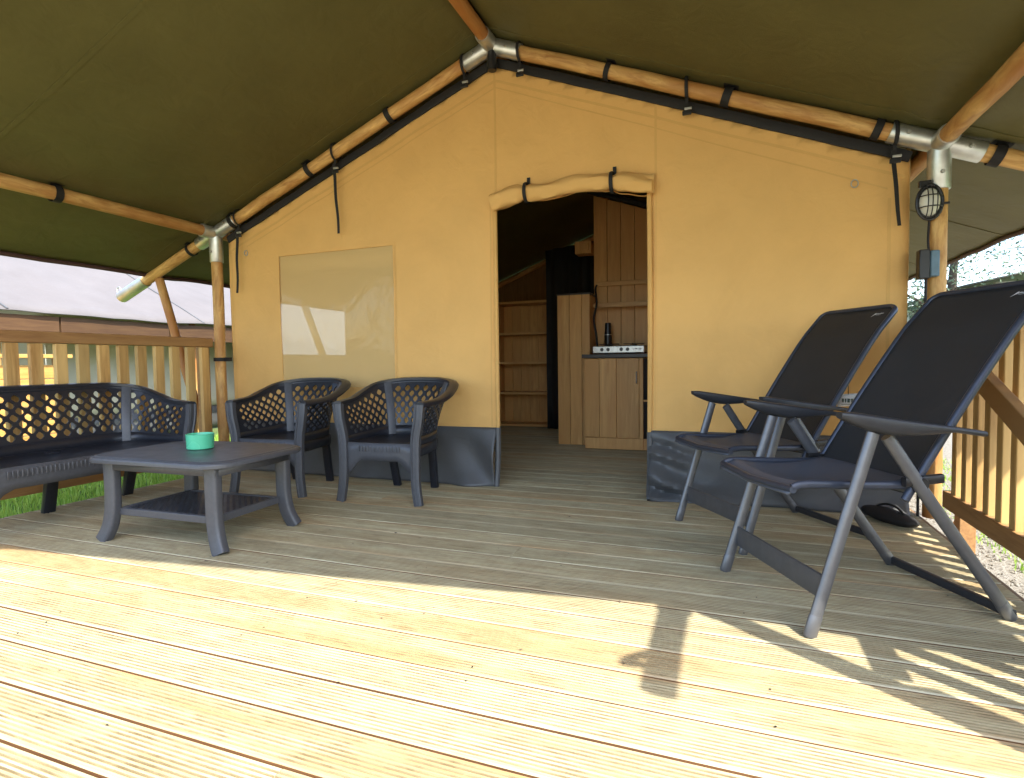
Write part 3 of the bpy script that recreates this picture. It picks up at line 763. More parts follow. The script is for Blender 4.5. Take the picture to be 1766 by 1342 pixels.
    for s in (-1, 1):
        sa = MB(); sa.grid(10, 2, lambda u, v: (s*(h-.04-.05*u*u), lerp(-.26, .15, u), lerp(.285, .36, v))); sa.build('side_apron', 'plastic2', t, solid=.012)
    for s in (-1, 1):
        lg = MB(); pts_ = spline([(s*(h+.004), -.285, .612), (s*(h-.004), -.288, .52), (s*(h-.026), -.285, .40), (s*(h-.030), -.287, .26), (s*(h-.026), -.292, .12), (s*(h-.008), -.298, 0)], 6)
        lg.sweep(pts_, [(-.030, -.016), (-.030, .016), (-.016, .020), (-.012, .014), (.012, .014), (.016, .020), (.030, .016), (.030, -.016)], (1, 0, 0), [lerp(1.0, .86, k/len(pts_)) for k in range(len(pts_))]); lg.build('leg', 'plastic', t)
    bl = [s*(h-.125) for s in (-1, 1)] if W < .9 else [-(h-.1), 0, h-.1]
    for x in bl:
        lg = MB(); s = (x > 0)-(x < 0)
        lg.sweep(spline([(x, .135, .37), (x, .16, .2), (x+s*-.01, .205, 0)], 6), rrect(.055 if W < .9 else .07, .04, .3, 2), (1, 0, 0)); lg.build('leg', 'plastic2', t)
    return t
lattice_seat(.556, 'lattice_armchair', 'dark lattice-back resin armchair nearest the tent doorway', 'armchair', (-.548, -.352, 0), R(3.6), 'lattice armchairs by the tent wall')
lattice_seat(.556, 'lattice_armchair', 'dark lattice-back resin armchair partly behind the coffee table, left of its twin', 'armchair', (-1.40, -.388, 0), R(5), 'lattice armchairs by the tent wall')
lattice_seat(1.17, 'lattice_bench', 'dark lattice-back resin two-seat bench against the left railing', 'bench', (-2.125, -1.43, 0), R(90), mid=False)

# ================================================================== coffee table
tb = thing('coffee_table', 'low dark grey resin coffee table with lower lattice shelf', 'table', (-1.07, -1.44, 0), R(1.5))
def octo(a, b_, c, r=.02):
    return [(a, -b_+c), (a, b_-c), (a-c*.35, b_-c*.35), (a-c, b_), (-a+c, b_), (-a+c*.35, b_-c*.35), (-a, b_-c), (-a, -b_+c), (-a+c*.35, -b_+c*.35), (-a+c, -b_), (a-c, -b_), (a-c*.35, -b_+c*.35)]
tt = MB(); levels = [(1.0, .0, .398), (1.0, .0, .416), (.985, 0, .424), (.965, 0, .425), (.955, 0, .430), (.90, 0, .430)]
a_, b_ = .435, .31
for k, (sc_, _, z) in enumerate(levels):
    for (x, y_) in octo(a_*sc_, b_*sc_ if sc_ > .97 else b_-(a_-a_*sc_), .09): tt.v.append(Vector((x, y_, z)))
for k in range(len(levels)-1):
    for j in range(12): j2 = (j+1) % 12; tt.f.append((k*12+j, k*12+j2, (k+1)*12+j2, (k+1)*12+j))
tt.f.append(tuple(range(12))[::-1]); tt.f.append(tuple(range(60, 72)))
top_o = tt.build('tabletop', 'plastic', tb, bevel=.003)
ap = MB(); ap.box(-.36, .36, -.245, -.225, .355, .3985); ap.box(-.36, .36, .225, .245, .355, .3985); ap.box(-.365, -.345, -.225, .225, .355, .3985); ap.box(.345, .365, -.225, .225, .355, .3985); ap.build('table_apron', 'plastic', tb)
for sx in (-1, 1):
    for sy in (-1, 1):
        lg = MB(); pts_ = spline([(sx*.325, sy*.225, .40), (sx*.325, sy*.225, .28), (sx*.328, sy*.226, .16), (sx*.345, sy*.232, .07), (sx*.378, sy*.245, 0)], 6)
        lg.sweep(pts_, rrect(.072, .05, .28, 3), (1, 0, 0)); lg.build('leg', 'plastic', tb, angle=50)
sh = MB(); sh.box(-.315, .315, -.215, -.19, .125, .160); sh.box(-.315, .315, .19, .215, .125, .160); sh.box(-.315, -.29, -.19, .19, .125, .160); sh.box(.29, .315, -.19, .19, .125, .160)
sho = sh.build('lower_shelf', 'plastic', tb, bevel=.003)
ls = MB(); nu, nv = 30, 20; X = lambda i: -.29+.58*i/nu; Y = lambda j: -.19+.38*j/nv
for i in range(nu+1):
    for j in range(nv+1):
        if (i+j) % 2: continue
        O = [(max(0, i-1), j), (i, max(0, j-1)), (min(nu, i+1), j), (i, min(nv, j+1))]; ov = [Vector((X(a), Y(c), .150)) for a, c in O]
        if i in (0, nu) or j in (0, nv): 
            u2 = []
            for q in ov:
                if not any((q-z_).length < 1e-5 for z_ in u2): u2.append(q)
            if len(u2) > 2: ls.add(u2, [tuple(range(len(u2)))])
            continue
        c = Vector((X(i), Y(j), .150)); iv = [c+(q-c)*.5 for q in ov]; base = len(ls.v); ls.v += ov+iv
        for q in range(4): ls.f.append((base+q, base+(q+1) % 4, base+4+(q+1) % 4, base+4+q))
ls.build('shelf_lattice', 'plastic2', sho, smooth=False, solid=.010)
# green candle pot
cu_ = thing('candle_pot', 'short round mint green candle pot on the coffee table', 'candle', (-1.10, -1.41, .4305))
m = MB(); m.lathe([(0, 0), (.058, 0), (.064, .005), (.066, .07), (.067, .078), (.063, .079), (.060, .072), (.058, .05), (0, .05)], 32); m.build('pot', 'green', cu_)
m = MB(); m.lathe([(.0, .058), (.04, .0585), (.0575, .062), (.0575, .051)], 24); m.build('wax', 'wax', cu_)
m = MB(); m.tube([(0, 0, .056), (.001, 0, .066), (.003, 0, .072)], .0012, 6); m.build('wick', 'black', cu_)

# ================================================================== recliners
def recliner(label, foot_fl, phi):
    d = Vector((math.cos(phi), math.sin(phi), 0)); wv = Vector((math.sin(phi), -math.cos(phi), 0)); W = .55
    o = Vector((*foot_fl, 0))+wv*W/2
    t = thing('recliner_chair', label, 'recliner', o, phi-math.pi/2, 'reclining camping chairs')
    # local x: width, local y: front->rear
    ov = lambda a, b2: [(a*math.cos(2*math.pi*j/14), b2*math.sin(2*math.pi*j/14)) for j in range(14)]
    for s in (-1, 1):
        x = s*W/2
        for pts_ in ([(x, .004, .012), (x, .105, .33), (x, .20, .625)], [(x-s*.024, .705, .012), (x-s*.024, .40, .42), (x-s*.024, .265, .61)]):
            lg = MB(); lg.sweep([Vector(p) for p in pts_], ov(.013, .021), (1, 0, 0)); lo = lg.build('leg', 'frame', t)
            ft = MB(); p0 = Vector(pts_[0]); dd = (Vector(pts_[1])-p0).normalized(); ft.sweep([p0-dd*.014, p0-dd*.006, p0+dd*.05, p0+dd*.055], ov(.0145, .0225), (1, 0, 0), [.85, 1, 1, .95]); ft.build('foot_cap', 'frame', lo)
        # armrest pad
        ar = MB(); n = 14; base = len(ar.v); prof_n = 12
        A0 = Vector((x+s*.004, .085, .688)); A1 = Vector((x+s*.012, .555, .615))
        for k in range(n+1):
            u = k/n; c = A0.lerp(A1, u); wd = .030*(1-.35*sst(.5, 1, u))*(sst(-.06, .12, u)**.5); th_t = .010*(sst(-.08, .1, u)); th_b = .046*math.sin(math.pi*min(1, max(0, (u+.03)/.8)))**.8*(1-.5*u)+.007 if u < .77 else .009
            if u >= .77: th_b = .009
            for j in range(prof_n):
                a = 2*math.pi*j/prof_n; cx_, cz_ = math.cos(a), math.sin(a)
                ar.v.append(c+Vector((wd*math.copysign(abs(cx_)**.7, cx_), 0, (th_t if cz_ > 0 else th_b)*math.copysign(abs(cz_)**.7, cz_))))
        for k in range(n):
            for j in range(prof_n): j2 = (j+1) % prof_n; ar.f.append((base+k*prof_n+j, base+k*prof_n+j2, base+(k+1)*prof_n+j2, base+(k+1)*prof_n+j))
        ar.f.append(tuple(range(prof_n))); ar.f.append(tuple(range(n*prof_n, (n+1)*prof_n))); ar.build('armrest', 'armp', t, angle=60)
        # seat side tube, hinge
        stb = MB(); stb.sweep(spline([(x-s*.052, -.03, .452), (x-s*.052, .02, .462), (x-s*.052, .20, .452), (x-s*.052, .42, .446)], 5), ov(.010, .014), (1, 0, 0)); stb.build('seat_tube', 'backtube', t)
        hg = MB(); hg.lathe([(0, -.022), (.018, -.022), (.021, -.018), (.021, .018), (.018, .022), (0, .022)], 16)
        hg.v = [Vector((x-s*.035+p.z, .385+p.x, .455+p.y)) for p in hg.v]; hg.build('hinge', 'blackp', t)
        hb = MB(); hb.sweep([Vector((x-s*.03, .33, .462)), Vector((x-s*.03, .46, .47))], rrect(.022, .03, .3, 2), (1, 0, 0)); hb.build('hinge_bracket', 'blackp', t)
    # back frame loop
    hw = .232
    def bk(sv):   # side profile of the back: sv 0..1 -> (y,z)
        y_ = lerp(.345, .835, sv); z_ = lerp(.40, 1.10, sv); return y_-.014*math.sin(math.pi*min(1, sv*1.0))+.022*sst(.78, 1, sv), z_
    path = [(-hw, *bk(k/12)) for k in range(12)]
    y1, z1 = bk(.985); 
    for k in range(1, 7): a = R(15*k); path.append((-hw+.05*(1-math.cos(a)), *bk(lerp(.955, 1.0, math.sin(a)))))
    path2 = [(-p[0], p[1], p[2]) for p in reversed(path)]
    bf = MB(); bf.sweep([Vector(p) for p in path+path2], ov(.011, .014)); bf.build('back_frame', 'backtube', t)
    bf_ = MB()
    def bfn(u, v):
        sv = lerp(.03, 1.0, v); x = lerp(-hw, hw, u); e = 1.0
        c = max(0, (sv-.955)/.045); xi = hw-.05*(1-math.sqrt(max(0, 1-c*c))) if sv > .955 else hw
        x = lerp(-xi, xi, u); y_, z_ = bk(sv); sagb = .018*math.sin(math.pi*u)*math.sin(math.pi*min(1, sv*1.1))
        return (x, y_+sagb-.006, z_-.004*math.sin(math.pi*u))
    bf_.grid(16, 34, bfn); bfo = bf_.build('back_fabric', 'fabric', t, solid=.004)
    # white mark near the top of the fabric
    def onb(u, v, lift=.010): p = Vector(bfn(u, v)); q = Vector(bfn(u, v+.01)); r_ = Vector(bfn(u+.01, v)); nn = (r_-p).cross(q-p).normalized(); return p+(nn if nn.y < 0 else -nn)*lift
    lg = MB()
    def quadstrip(pl, wdt):
        for k in range(len(pl)-1):
            (u0, v0_), (u1, v1_) = pl[k], pl[k+1]; w0 = wdt[k]; w1 = wdt[k+1]
            lg.add([onb(u0, v0_-w0), onb(u1, v1_-w1), onb(u1, v1_+w1), onb(u0, v0_+w0)], [(0, 1, 2, 3)])
    quadstrip([(.79, .926), (.805, .933), (.82, .943), (.832, .947), (.83, .94), (.82, .935)], [.001, .003, .005, .003, .002, .001])
    quadstrip([(.83, .940), (.85, .943), (.87, .941), (.89, .944), (.91, .943), (.925, .944)], [.002, .0025, .0015, .0025, .0015, .001])
    quadstrip([(.84, .933), (.86, .934), (.88, .9335), (.90, .934)], [.0005, .001, .001, .0005])
    lg.build('logo_mark', 'logo', bfo)
    # seat fabric
    sf = MB()
    def sfn(u, v):
        x = lerp(-hw+.004, hw-.004, u); y_ = lerp(-.045, .40, v); z_ = .478-.022*math.sin(math.pi*min(1, v))-.026*math.sin(math.pi*u)*math.sin(math.pi*min(1, v*.9+.1))-.045*(1-sst(0, .16, v))**2-.012*v
        return (x, y_, z_)
    sf.grid(14, 18, sfn); sf.build('seat_fabric', 'seatfab', t, solid=.006)
    fb = MB(); fb.sweep([Vector((-hw, -.03, .448)), Vector((0, -.045, .440)), Vector((hw, -.03, .448))], ov(.012, .012), (0, 0, 1)); fb.build('seat_front_bar', 'backtube', t)
    cb = MB(); cb.sweep([Vector((-W/2+.01, .052, .145)), Vector((W/2-.01, .052, .145))], rrect(.012, .078, .3, 2), (0, 1, 0)); cb.build('front_crossbar', 'frame', t)
    rb2 = MB(); rb2.sweep([Vector((-W/2+.012, .705, .022)), Vector((W/2-.012, .705, .022))], rrect(.022, .032, .3, 2), (0, 1, 0)); rb2.build('rear_floor_bar', 'armp', t)
    ub = MB(); ub.sweep([Vector((-hw, .36, .43)), Vector((hw, .36, .43))], ov(.010, .010), (0, 0, 1)); ub.build('rear_seat_bar', 'frame', t)
    return t
recliner('tall black reclining camping chair in front, nearest the camera at right', (1.462, -1.17), R(26.2))
r1 = recliner('tall black reclining camping chair standing behind its twin, nearest the tent wall', (1.232, -.48), R(33.5))
# small white label hung on the rear recliner
tg = thing('label_tag', 'small white printed label between the two recliners', 'label', (2.012, -.50, .652))
m = MB(); m.tube([(0, .002, .03), (-.006, -.03, .08), (-.012, -.05, .125)], .0015, 6); m.build('string', 'black', tg)
m = MB(); m.grid(4, 3, lambda u, v: (lerp(-.045, .05, u), .004*math.sin(u*3), lerp(-.03, .03, v)+.006*u)); m.build('card', 'white', tg, solid=.002)
m = MB()
for xx, ww in ((-.026, .007), (-.014, .005), (-.004, .010), (.012, .006), (.024, .010)):
    m.box(xx, xx+ww, -.0045, -.003, -.008, .010)
m.box(-.03, .034, -.0045, -.003, -.018, -.0155); m.build('print', 'text', tg)

# ================================================================== black bag by the wall
bgt = thing('black_bag', 'low black rounded bag lying on the deck behind the recliners', 'bag', (2.26, -.19, 0), R(-62))
m = MB(); m.grid(28, 16, lambda u, v: (lerp(-.17, .17, u), .065*math.cos(2*math.pi*v)*math.sin(math.pi*u)**.35, .036+.036*math.sin(2*math.pi*v)*math.sin(math.pi*u)**.35*(1+.1*nz(u*4, 2)))); m.build('bag_body', 'black', bgt)
m = MB(); m.tube(spline([(-.08, 0, .07), (-.03, .01, .09), (.04, .01, .088), (.09, 0, .068)], 5), .006, 8); m.build('handle', 'blackp', bgt)

# ================================================================== lamp and socket on the right post
lp = thing('bulkhead_lamp', 'oval caged bulkhead lamp mounted on the right tent post', 'lamp', (2.447, -.05, 1.652))
m = MB(); m.lathe([(0, .03), (.064, .03), (.066, .0), (.058, -.004), (0, -.004)], 28)
m.v = [Vector((p.x*.82, p.z*1.0, p.y*1.32)) for p in m.v]; m.build('housing', 'blackp', lp)
m = MB(); m.lathe([(0, 0)]+[(.054*math.cos(R(a)), .046*math.sin(R(a))) for a in range(0, 91, 10)], 24); m.v = [Vector((p.x*.85, -p.z, p.y*1.35)) for p in m.v]; m.build('glass_dome', 'lampglass', lp)
for s in (-1, 0, 1):
    m = MB(); m.tube([Vector((s*.02, -.055*math.sin(R(a))-.002, .082*math.cos(R(a)))) for a in range(0, 181, 15)], .0028, 8); m.build('cage_bar', 'blackp', lp)
for zz in (-.028, .028):
    m = MB(); m.tube([Vector((.052*math.cos(R(a)), -.050*math.sin(R(a))-.002, zz)) for a in range(0, 181, 15)], .0028, 8); m.build('cage_bar', 'blackp', lp)
m = MB(); m.tube([Vector((.056*math.cos(a), -.004, .088*math.sin(a))) for a in [2*math.pi*j/28 for j in range(28)]], .008, 8, closed=True); m.build('cage_ring', 'blackp', lp)
m = MB(); m.box(.05, .085, -.012, .0, -.018, -.006); m.build('cage_latch', 'blackp', lp, bevel=.002)
m = MB(); m.box(-.045, .01, .0, .03, .08, .115); m.build('cable_gland', 'blackp', lp, bevel=.004)
jb = thing('junction_box', 'blue grey electrical junction box below the caged lamp', 'electrical box', (2.45, -.045, 1.335))
m = MB(); m.box(-.048, .0, -.03, .03, -.075, .075); m.build('back_box', 'blackp', jb, bevel=.005)
m = MB(); m.box(.0005, .04, -.034, .026, -.066, .068); m.build('cover', 'bluebox', jb, bevel=.006)
m = MB(); m.tube(spline([(0, 0, .07), (-.004, .0, .12), (.0, .01, .18), (.002, .01, .23)], 6), .006, 8); m.build('cable', 'black', jb)
m = MB(); m.tube(spline([(-.01, 0, -.07), (-.012, .0, -.4), (-.02, .02, -.9), (-.02, .02, -1.33)], 6), .007, 8); m.build('cable', 'black', jb)
bt = thing('post_clamp', 'small black strap clamp round the left tent post', 'clamp', (-2.5, 0, .916))
m = MB(); m.lathe([(.047, -.015), (.052, -.015), (.052, .015), (.047, .015)], 20); m.box(.045, .115, -.012, .012, -.016, .016); m.build('band', 'black', bt)

# ================================================================== inside the tent
kw = thing('kitchen_wall', 'vertical pine board wall behind the kitchen cabinet inside the tent', 'wooden wall', (.17, 2.36, 0))
x = .17
for k in range(9):
    wd = .142; m = MB(); x1_ = x+wd-.004; t0 = 2.655-.36*x; t1 = 2.655-.36*x1_
    m.add([(x, 2.36, 0), (x1_, 2.36, 0), (x1_, 2.38, 0), (x, 2.38, 0), (x, 2.36, t0), (x1_, 2.36, t1), (x1_, 2.38, t1), (x, 2.38, t0)], [(3, 2, 1, 0), (4, 5, 6, 7), (0, 1, 5, 4), (1, 2, 6, 5), (2, 3, 7, 6), (3, 0, 4, 7)])
    m.build('board', 'pine', kw, smooth=False, bevel=.002, world=True); x += wd
m = MB(); m.sweep([Vector((.12, 2.33, 2.655-.36*.12+.03)), Vector((1.45, 2.33, 2.655-.36*1.45+.03))], rrect(.05, .05, .3, 2), (0, 1, 0)); m.build('top_rafter', 'black', kw, world=True)
for z, nm in ((1.672, 'wall_shelf'), (1.44, 'wall_shelf')):
    lab = 'upper narrow pine shelf on the kitchen wall' if z > 1.6 else 'lower pine shelf on the kitchen wall, above the stove'
    s_ = thing(nm, lab, 'shelf', (.8, 2.28, z)); dp = .05 if z > 1.6 else .16
    m = MB(); m.box(-.60, .60, .075-dp, .075, -.012, .012); m.build('shelf_board', 'pineh', s_, bevel=.003)
    m = MB(); m.box(-.60, .60, .06-dp, .0745-dp, -.035, .0115); m.build('edge_lip', 'pineh', s_, bevel=.002)
sb = MB(); sb.box(-.03, .145, 2.335, 2.50, 2.0, 2.13); sb.box(.05, .12, 2.32, 2.334, 2.03, 2.10)
bx = thing('small_wooden_box', 'small wooden box fixed high beside the kitchen wall inside the tent', 'box', (.06, 2.42, 2.0)); sb.build('box_body', 'pine', bx, bevel=.004, world=True)
# tall cupboard
tc = thing('tall_cupboard', 'tall narrow pine cupboard of knotty boards beside the kitchen cabinet', 'cupboard', (.0, 2.05, 0))
for xa, xb in ((-.147, -.02), (-.017, .105), (.108, .19)):
    m = MB(); m.box(xa, xb, 2.045, 2.065, .003, 1.535); m.build('board', 'pine', tc, smooth=False, bevel=.003, world=True)
m = MB(); m.box(-.147, .19, 2.066, 2.34, .003, 1.53); m.build('carcass', 'pine', tc, bevel=.003, world=True)
m = MB(); m.box(-.155, .198, 2.04, 2.345, 1.536, 1.552); m.build('top_board', 'dark', tc, bevel=.002, world=True)
# kitchen cabinet
kc = thing('kitchen_cabinet', 'pine kitchen base cabinet with dark worktop seen through the doorway', 'cabinet', (.55, 1.8, 0))
m = MB(); m.box(.195, 1.45, 1.815, 2.34, .01, .885); m.build('carcass', 'pine', kc, bevel=.002, world=True)
for xa, xb in ((.192, .335), (.337, .50), (.502, .712)):
    m = MB(); m.box(xa, xb, 1.793, 1.813, .125, .88); m.build('door_board', 'pine', kc, smooth=False, bevel=.003, world=True)
m = MB(); m.box(.192, .75, 1.797, 1.814, .01, .118); m.build('plinth', 'pine', kc, bevel=.002, world=True)
m = MB(); m.box(.716, .75, 1.793, 1.813, .12, .88); m.build('stile', 'pine', kc, bevel=.002, world=True)
m = MB(); m.box(.752, 1.1, 1.80, 1.814, .12, .47); m.build('recess_shade_panel', 'dark', kc, world=True)  # flat dark boards stand in for the shade of open recesses
m = MB(); m.box(.752, 1.1, 1.80, 1.814, .49, .88); m.build('recess_shade_panel', 'dark', kc, world=True)
m = MB(); m.box(.17, 1.47, 1.775, 2.335, .888, .925); m.build('worktop', 'dark', kc, bevel=.004, world=True)
m = MB(); m.tube(spline([(.692, 1.79, .75), (.692, 1.768, .745), (.692, 1.765, .70), (.692, 1.768, .655), (.692, 1.79, .65)], 5), .006, 8); m.build('handle', 'steel', kc, world=True)
# stove
sv = thing('gas_stove', 'white two-burner gas stove with round knobs on the worktop', 'stove', (.515, 1.98, .926))
m = MB(); m.box(-.245, .245, -.17, .17, .008, .075); m.build('body', 'stove', sv, bevel=.006)
for xx in (-.155, -.095, .03, .09):
    k_ = MB(); k_.lathe([(0, .016), (.014, .016), (.017, 0)], 14); k_.v = [Vector((xx+p.x, -.172-p.z, .042+p.y)) for p in k_.v]; k_.build('knob', 'blackp', sv)
for xx in (-.12, .12):
    k_ = MB(); k_.lathe([(.0, .09), (.035, .09), (.04, .078), (.05, .076)], 18, (xx, .02, 0)); k_.build('burner', 'blackp', sv)
m = MB(); m.box(-.235, .235, -.15, .16, .0755, .0785); m.build('hob_plate', 'dark', sv)
for xx in (-.12, .12):
    for a in (0, 90):
        g_ = MB(); ca, sa = math.cos(R(a)), math.sin(R(a)); g_.tube([(xx-.1*ca, .02-.1*sa, .098), (xx+.1*ca, .02+.1*sa, .098)], .004, 6); g_.build('pan_support', 'blackp', sv)
m = MB()
for xx, ww in ((.14, .012), (.158, .018), (.182, .010), (.198, .02)): m.box(xx, xx+ww, -.1715, -.1702, .036, .05)
m.build('panel_mark', 'logo', sv)
fk = thing('vacuum_flask', 'slim black flask standing on the worktop beside the stove', 'flask', (.34, 2.23, .9255))
m = MB(); m.lathe([(0, 0), (.036, 0), (.038, .01), (.038, .21), (.032, .24), (.032, .30), (.028, .325), (0, .327)], 20); m.build('body', 'blackp', fk)
m = MB(); m.lathe([(.0385, .2), (.0395, .2), (.0395, .206), (.0385, .206)], 20); m.build('steel_band', 'steel', fk)
pp = thing('gas_hose', 'dark hose looping down beside the tall cupboard', 'hose', (.21, 2.1, .93))
m = MB(); m.tube(spline([(.0, .2, .72), (.02, .05, .66), (.045, -.03, .5), (.02, -.04, .35), (.04, -.03, .2), (.05, 0, .02)], 7), .011, 8); m.build('hose', 'black', pp)
# bookcase
bc = thing('open_shelf_unit', 'open pine shelf unit standing deep inside the dark tent', 'shelf unit', (-.97, 3.5, 0))
for xa, xb in ((-1.42, -1.395), (-.64, -.60)):
    m = MB(); m.box(xa, xb, 3.38, 3.72, .003, 1.66); m.build('side_panel', 'pine', bc, bevel=.002, world=True)
for z in (.03, .45, .85, 1.235, 1.64):
    m = MB(); m.box(-1.393, -.642, 3.385, 3.715, z-.016, z+.016); m.build('shelf_board', 'pineh', bc, bevel=.002, world=True)
x = -1.393
for k in range(6):
    m = MB(); m.box(x, x+.122, 3.716, 3.73, .01, 1.65); m.build('back_board', 'pine', bc, smooth=False, bevel=.002, world=True); x += .125
dc = thing('dark_panel', 'added black curtain hanging behind the tall cupboard inside the tent', 'panel', (-.3, 3.2, 0))  # black sheet put in to fill the dark area beside the shelves
m = MB(); m.grid(40, 8, lambda u, v: (lerp(-.62, .5, u), 3.2+.03*math.sin(u*40)+.02*nz(u*5, v*2), lerp(.02, 2.24+.12*u, v))); m.build('panel_cloth', 'black', dc, solid=.003, world=True)

# ================================================================== neighbouring tent on the left
nt = thing('neighbour_tent', 'pale roofed safari tent standing beyond the left railing', 'tent', (-8, 3, GZ))
def ntf(u, v): y = lerp(-3.5, 9.5, u); x = lerp(-5.9, -9.2, v); return (x, y, lerp(1.50, 3.35, v)-.05*math.sin(math.pi*v)+.02*nz(y*2, v*3)+.012*math.sin(y*2.4))
m = MB(); m.grid(50, 16, ntf); m.build('roof', 'pale', nt, solid=.01, world=True)
m = MB(); m.grid(50, 6, lambda u, v: (lerp(-9.2, -12.4, v), lerp(-3.5, 9.5, u), lerp(3.35, 1.5, v))); m.build('roof', 'pale', nt, solid=.01, world=True)
for yy in (-2.2, .3, 2.8, 5.3):
    m = MB(); m.tube([Vector(ntf((yy+3.5)/13, .06+v/8*.9))+Vector((0, 0, -.07)) for v in range(9)], .05, 10); m.build('rafter', 'pole', nt, world=True)
    m = MB(); m.tube([Vector((-6.15, yy, GZ)), Vector((-6.15, yy, 1.55))], .045, 10); m.build('post', 'pole', nt, world=True)
    m = MB(); q0 = Vector(ntf((yy+3.5)/13, .02)); q1 = Vector(ntf((yy+3.5)/13+.0, .98)); m.tube([Vector(ntf((yy+3.5)/13, v/8))+Vector((0, 0, .012)) for v in range(9)], .012, 6, ry=.006); m.build('roof_seam', 'skirt', nt, world=True)
m = MB(); m.box(-6.22, -6.1, -3.4, 9.4, 1.30, 1.44); m.build('eave_beam', 'rail', nt, world=True)
for k in range(9):
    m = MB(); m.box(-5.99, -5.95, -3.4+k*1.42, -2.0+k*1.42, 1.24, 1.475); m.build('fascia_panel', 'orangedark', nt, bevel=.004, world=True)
m = MB(); m.grid(50, 10, lambda u, v: (-6.7+.03*nz(u*20, v*3), lerp(1.1, 9.3, u), lerp(GZ+.35, 1.75, v))); m.build('wall', 'ncanvas', nt, solid=.004, world=True)
m = MB(); m.grid(50, 3, lambda u, v: (-6.68+.03*nz(u*25, v*3), lerp(1.1, 9.3, u), lerp(GZ, GZ+.36, v))); m.build('skirt', 'skirt', nt, solid=.004, world=True)
m = MB(); m.grid(12, 10, lambda u, v: (lerp(-6.7, -11, u), 1.1, lerp(GZ, 1.75, v))); m.build('wall', 'ncanvas', nt, solid=.004, world=True)
# boarded planter wall, sunlit, seen through the railing
ob = thing('boarded_fence', 'sunlit orange horizontal board fence seen through the left railing', 'fence', (-5.2, -.6, GZ))
for k in range(7):
    m = MB(); m.box(-5.21, -5.18, -1.65, .42, GZ+.06+k*.145, GZ+.198+k*.145); m.build('board', 'orange', ob, bevel=.004, world=True)
m = MB(); m.box(-5.28, -5.12, -1.7, .46, GZ+1.14, GZ+1.18); m.build('cap_board', 'orange', ob, bevel=.004, world=True)
for yy in (-1.6, -.6, .37):
    m = MB(); m.box(-5.27, -5.215, yy-.03, yy+.03, GZ, GZ+1.139); m.build('post', 'rail', ob, world=True)

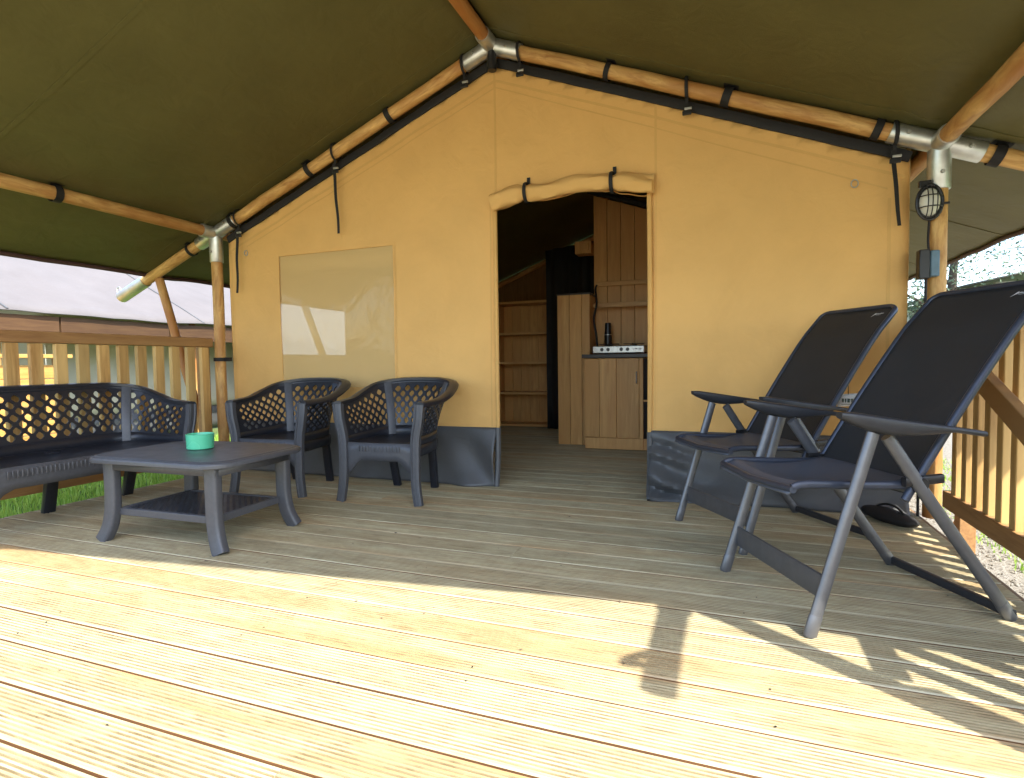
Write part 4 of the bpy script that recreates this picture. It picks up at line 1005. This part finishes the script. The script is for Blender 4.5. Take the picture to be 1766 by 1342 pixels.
# ================================================================== right background: tent roof edge and trees
rt = thing('distant_tent', 'white roofed tent far away behind the right railing', 'tent', (8, 13, GZ))
m = MB(); m.grid(12, 6, lambda u, v: (lerp(5.6, 9.5, v), lerp(9.0, 15, u), lerp(2.15, 3.0, v)+.02*nz(u*5, v*4)-.35*(1-u)*0)); m.build('roof', 'pale', rt, solid=.03, world=True)
m = MB(); m.grid(12, 4, lambda u, v: (6.1, lerp(9.2, 14.8, u), lerp(GZ, 2.2, v))); m.build('wall', 'ncanvas', rt, solid=.01, world=True)
m = MB(); m.grid(12, 4, lambda u, v: (lerp(6.1, 9.4, u), 9.2, lerp(GZ, 2.2, v))); m.build('wall', 'ncanvas', rt, solid=.01, world=True)
def tree(label, loc, hgt, rad, leaves, mat, seed):
    rnd = random.Random(seed); t = thing('leafy_tree', label, 'tree', loc, 0, 'trees behind the right railing')
    tr = MB(); tr.tube(spline([(0, 0, -.1), (.05, .03, hgt*.25), (-.05, .08, hgt*.5), (.06, 0, hgt*.85)], 6), .13, 10, [1.2-k*.055 for k in range(19)])
    tips = []
    for k in range(16):
        z0 = hgt*rnd.uniform(.25, .75); a = rnd.uniform(0, 6.28); L = rad*rnd.uniform(.5, 1.0); e = Vector((math.cos(a)*L, math.sin(a)*L, z0+hgt*rnd.uniform(.05, .25)))
        p0 = Vector((0, .04, z0)); md = p0.lerp(e, .5)+Vector((0, 0, hgt*.03)); tr.tube(spline([p0, md, e], 4), .04, 6, [1-.1*q for q in range(9)]); tips += [md, e, p0.lerp(e, .75)]
    tr.build('trunk', 'bark', t)
    cr = MB(); cl = tips+[Vector((rnd.gauss(0, rad*.45), rnd.gauss(0, rad*.45), hgt*rnd.uniform(.3, 1.0))) for _ in range(26)]
    for k in range(leaves):
        c = rnd.choice(cl)+Vector((rnd.gauss(0, 1), rnd.gauss(0, 1), rnd.gauss(0, .8)))*rad*.15
        s = rnd.uniform(.025, .05); u = Vector((rnd.gauss(0, 1), rnd.gauss(0, 1), rnd.gauss(0, 1))).normalized(); v = u.orthogonal().normalized()
        cr.add([c-u*s, c+v*s*.5, c+u*s, c-v*s*.5], [(0, 1, 2, 3)])
    cr.build('crown', mat, t, smooth=False); return t
tree('leafy green tree with open crown just right of the lamp post', (5.2, 8.2, GZ), 4.4, 1.6, 5200, 'leaf2', 1)
tree('tall loose tree at the right edge behind the near recliner', (7.6, 7.4, GZ), 5.6, 2.2, 7500, 'leaf2', 2)
tree('wide dark tree farther back behind the white tent roof', (11.5, 16.5, GZ), 5.5, 3.0, 9000, 'leaf2', 3)

cb_ = thing('bright_backdrop_shed', 'pale vertically boarded shed added as bright backdrop behind the tent side window', 'shed', (-5.6, 6, GZ))  # invented shed, put in so the side window looks out on something bright
for k in range(30):
    m = MB(); m.box(-5.44, -5.40+.006*(k % 2), 3.85+k*.16, 4.004+k*.16, GZ, 2.2); m.build('board', 'cabin', cb_, smooth=False, bevel=.004, world=True)
m = MB(); m.box(-5.84, -5.45, 3.86, 8.64, GZ, 2.19); m.build('shed_body', 'cabin', cb_, world=True)
m = MB(); m.add([(-5.28, 3.75, 2.2), (-5.28, 8.75, 2.2), (-5.88, 8.75, 2.32), (-5.88, 3.75, 2.32), (-5.28, 3.75, 2.25), (-5.28, 8.75, 2.25), (-5.88, 8.75, 2.37), (-5.88, 3.75, 2.37)], [(3, 2, 1, 0), (4, 5, 6, 7), (0, 1, 5, 4), (1, 2, 6, 5), (2, 3, 7, 6), (3, 0, 4, 7)]); m.build('roof', 'pale', cb_, smooth=False, world=True)

lc = MB()
for k in range(46):
    x = random.uniform(-2.2, 2.2); y = random.uniform(-3.4, -.4); r = random.uniform(.004, .011); a = random.uniform(0, 6.28)
    u = Vector((math.cos(a), math.sin(a), random.uniform(-.1, .3)))*r; v = Vector((-math.sin(a), math.cos(a), random.uniform(-.2, .4)))*r*.5; c = Vector((x, y, .004))
    lc.add([c-u, c-v, c+u, c+v], [(0, 1, 2, 3)])
lo_ = lc.build('leaf_crumbs', 'bark', smooth=False, kind='stuff'); lo_['label'] = 'dry leaf crumbs scattered over the deck boards'
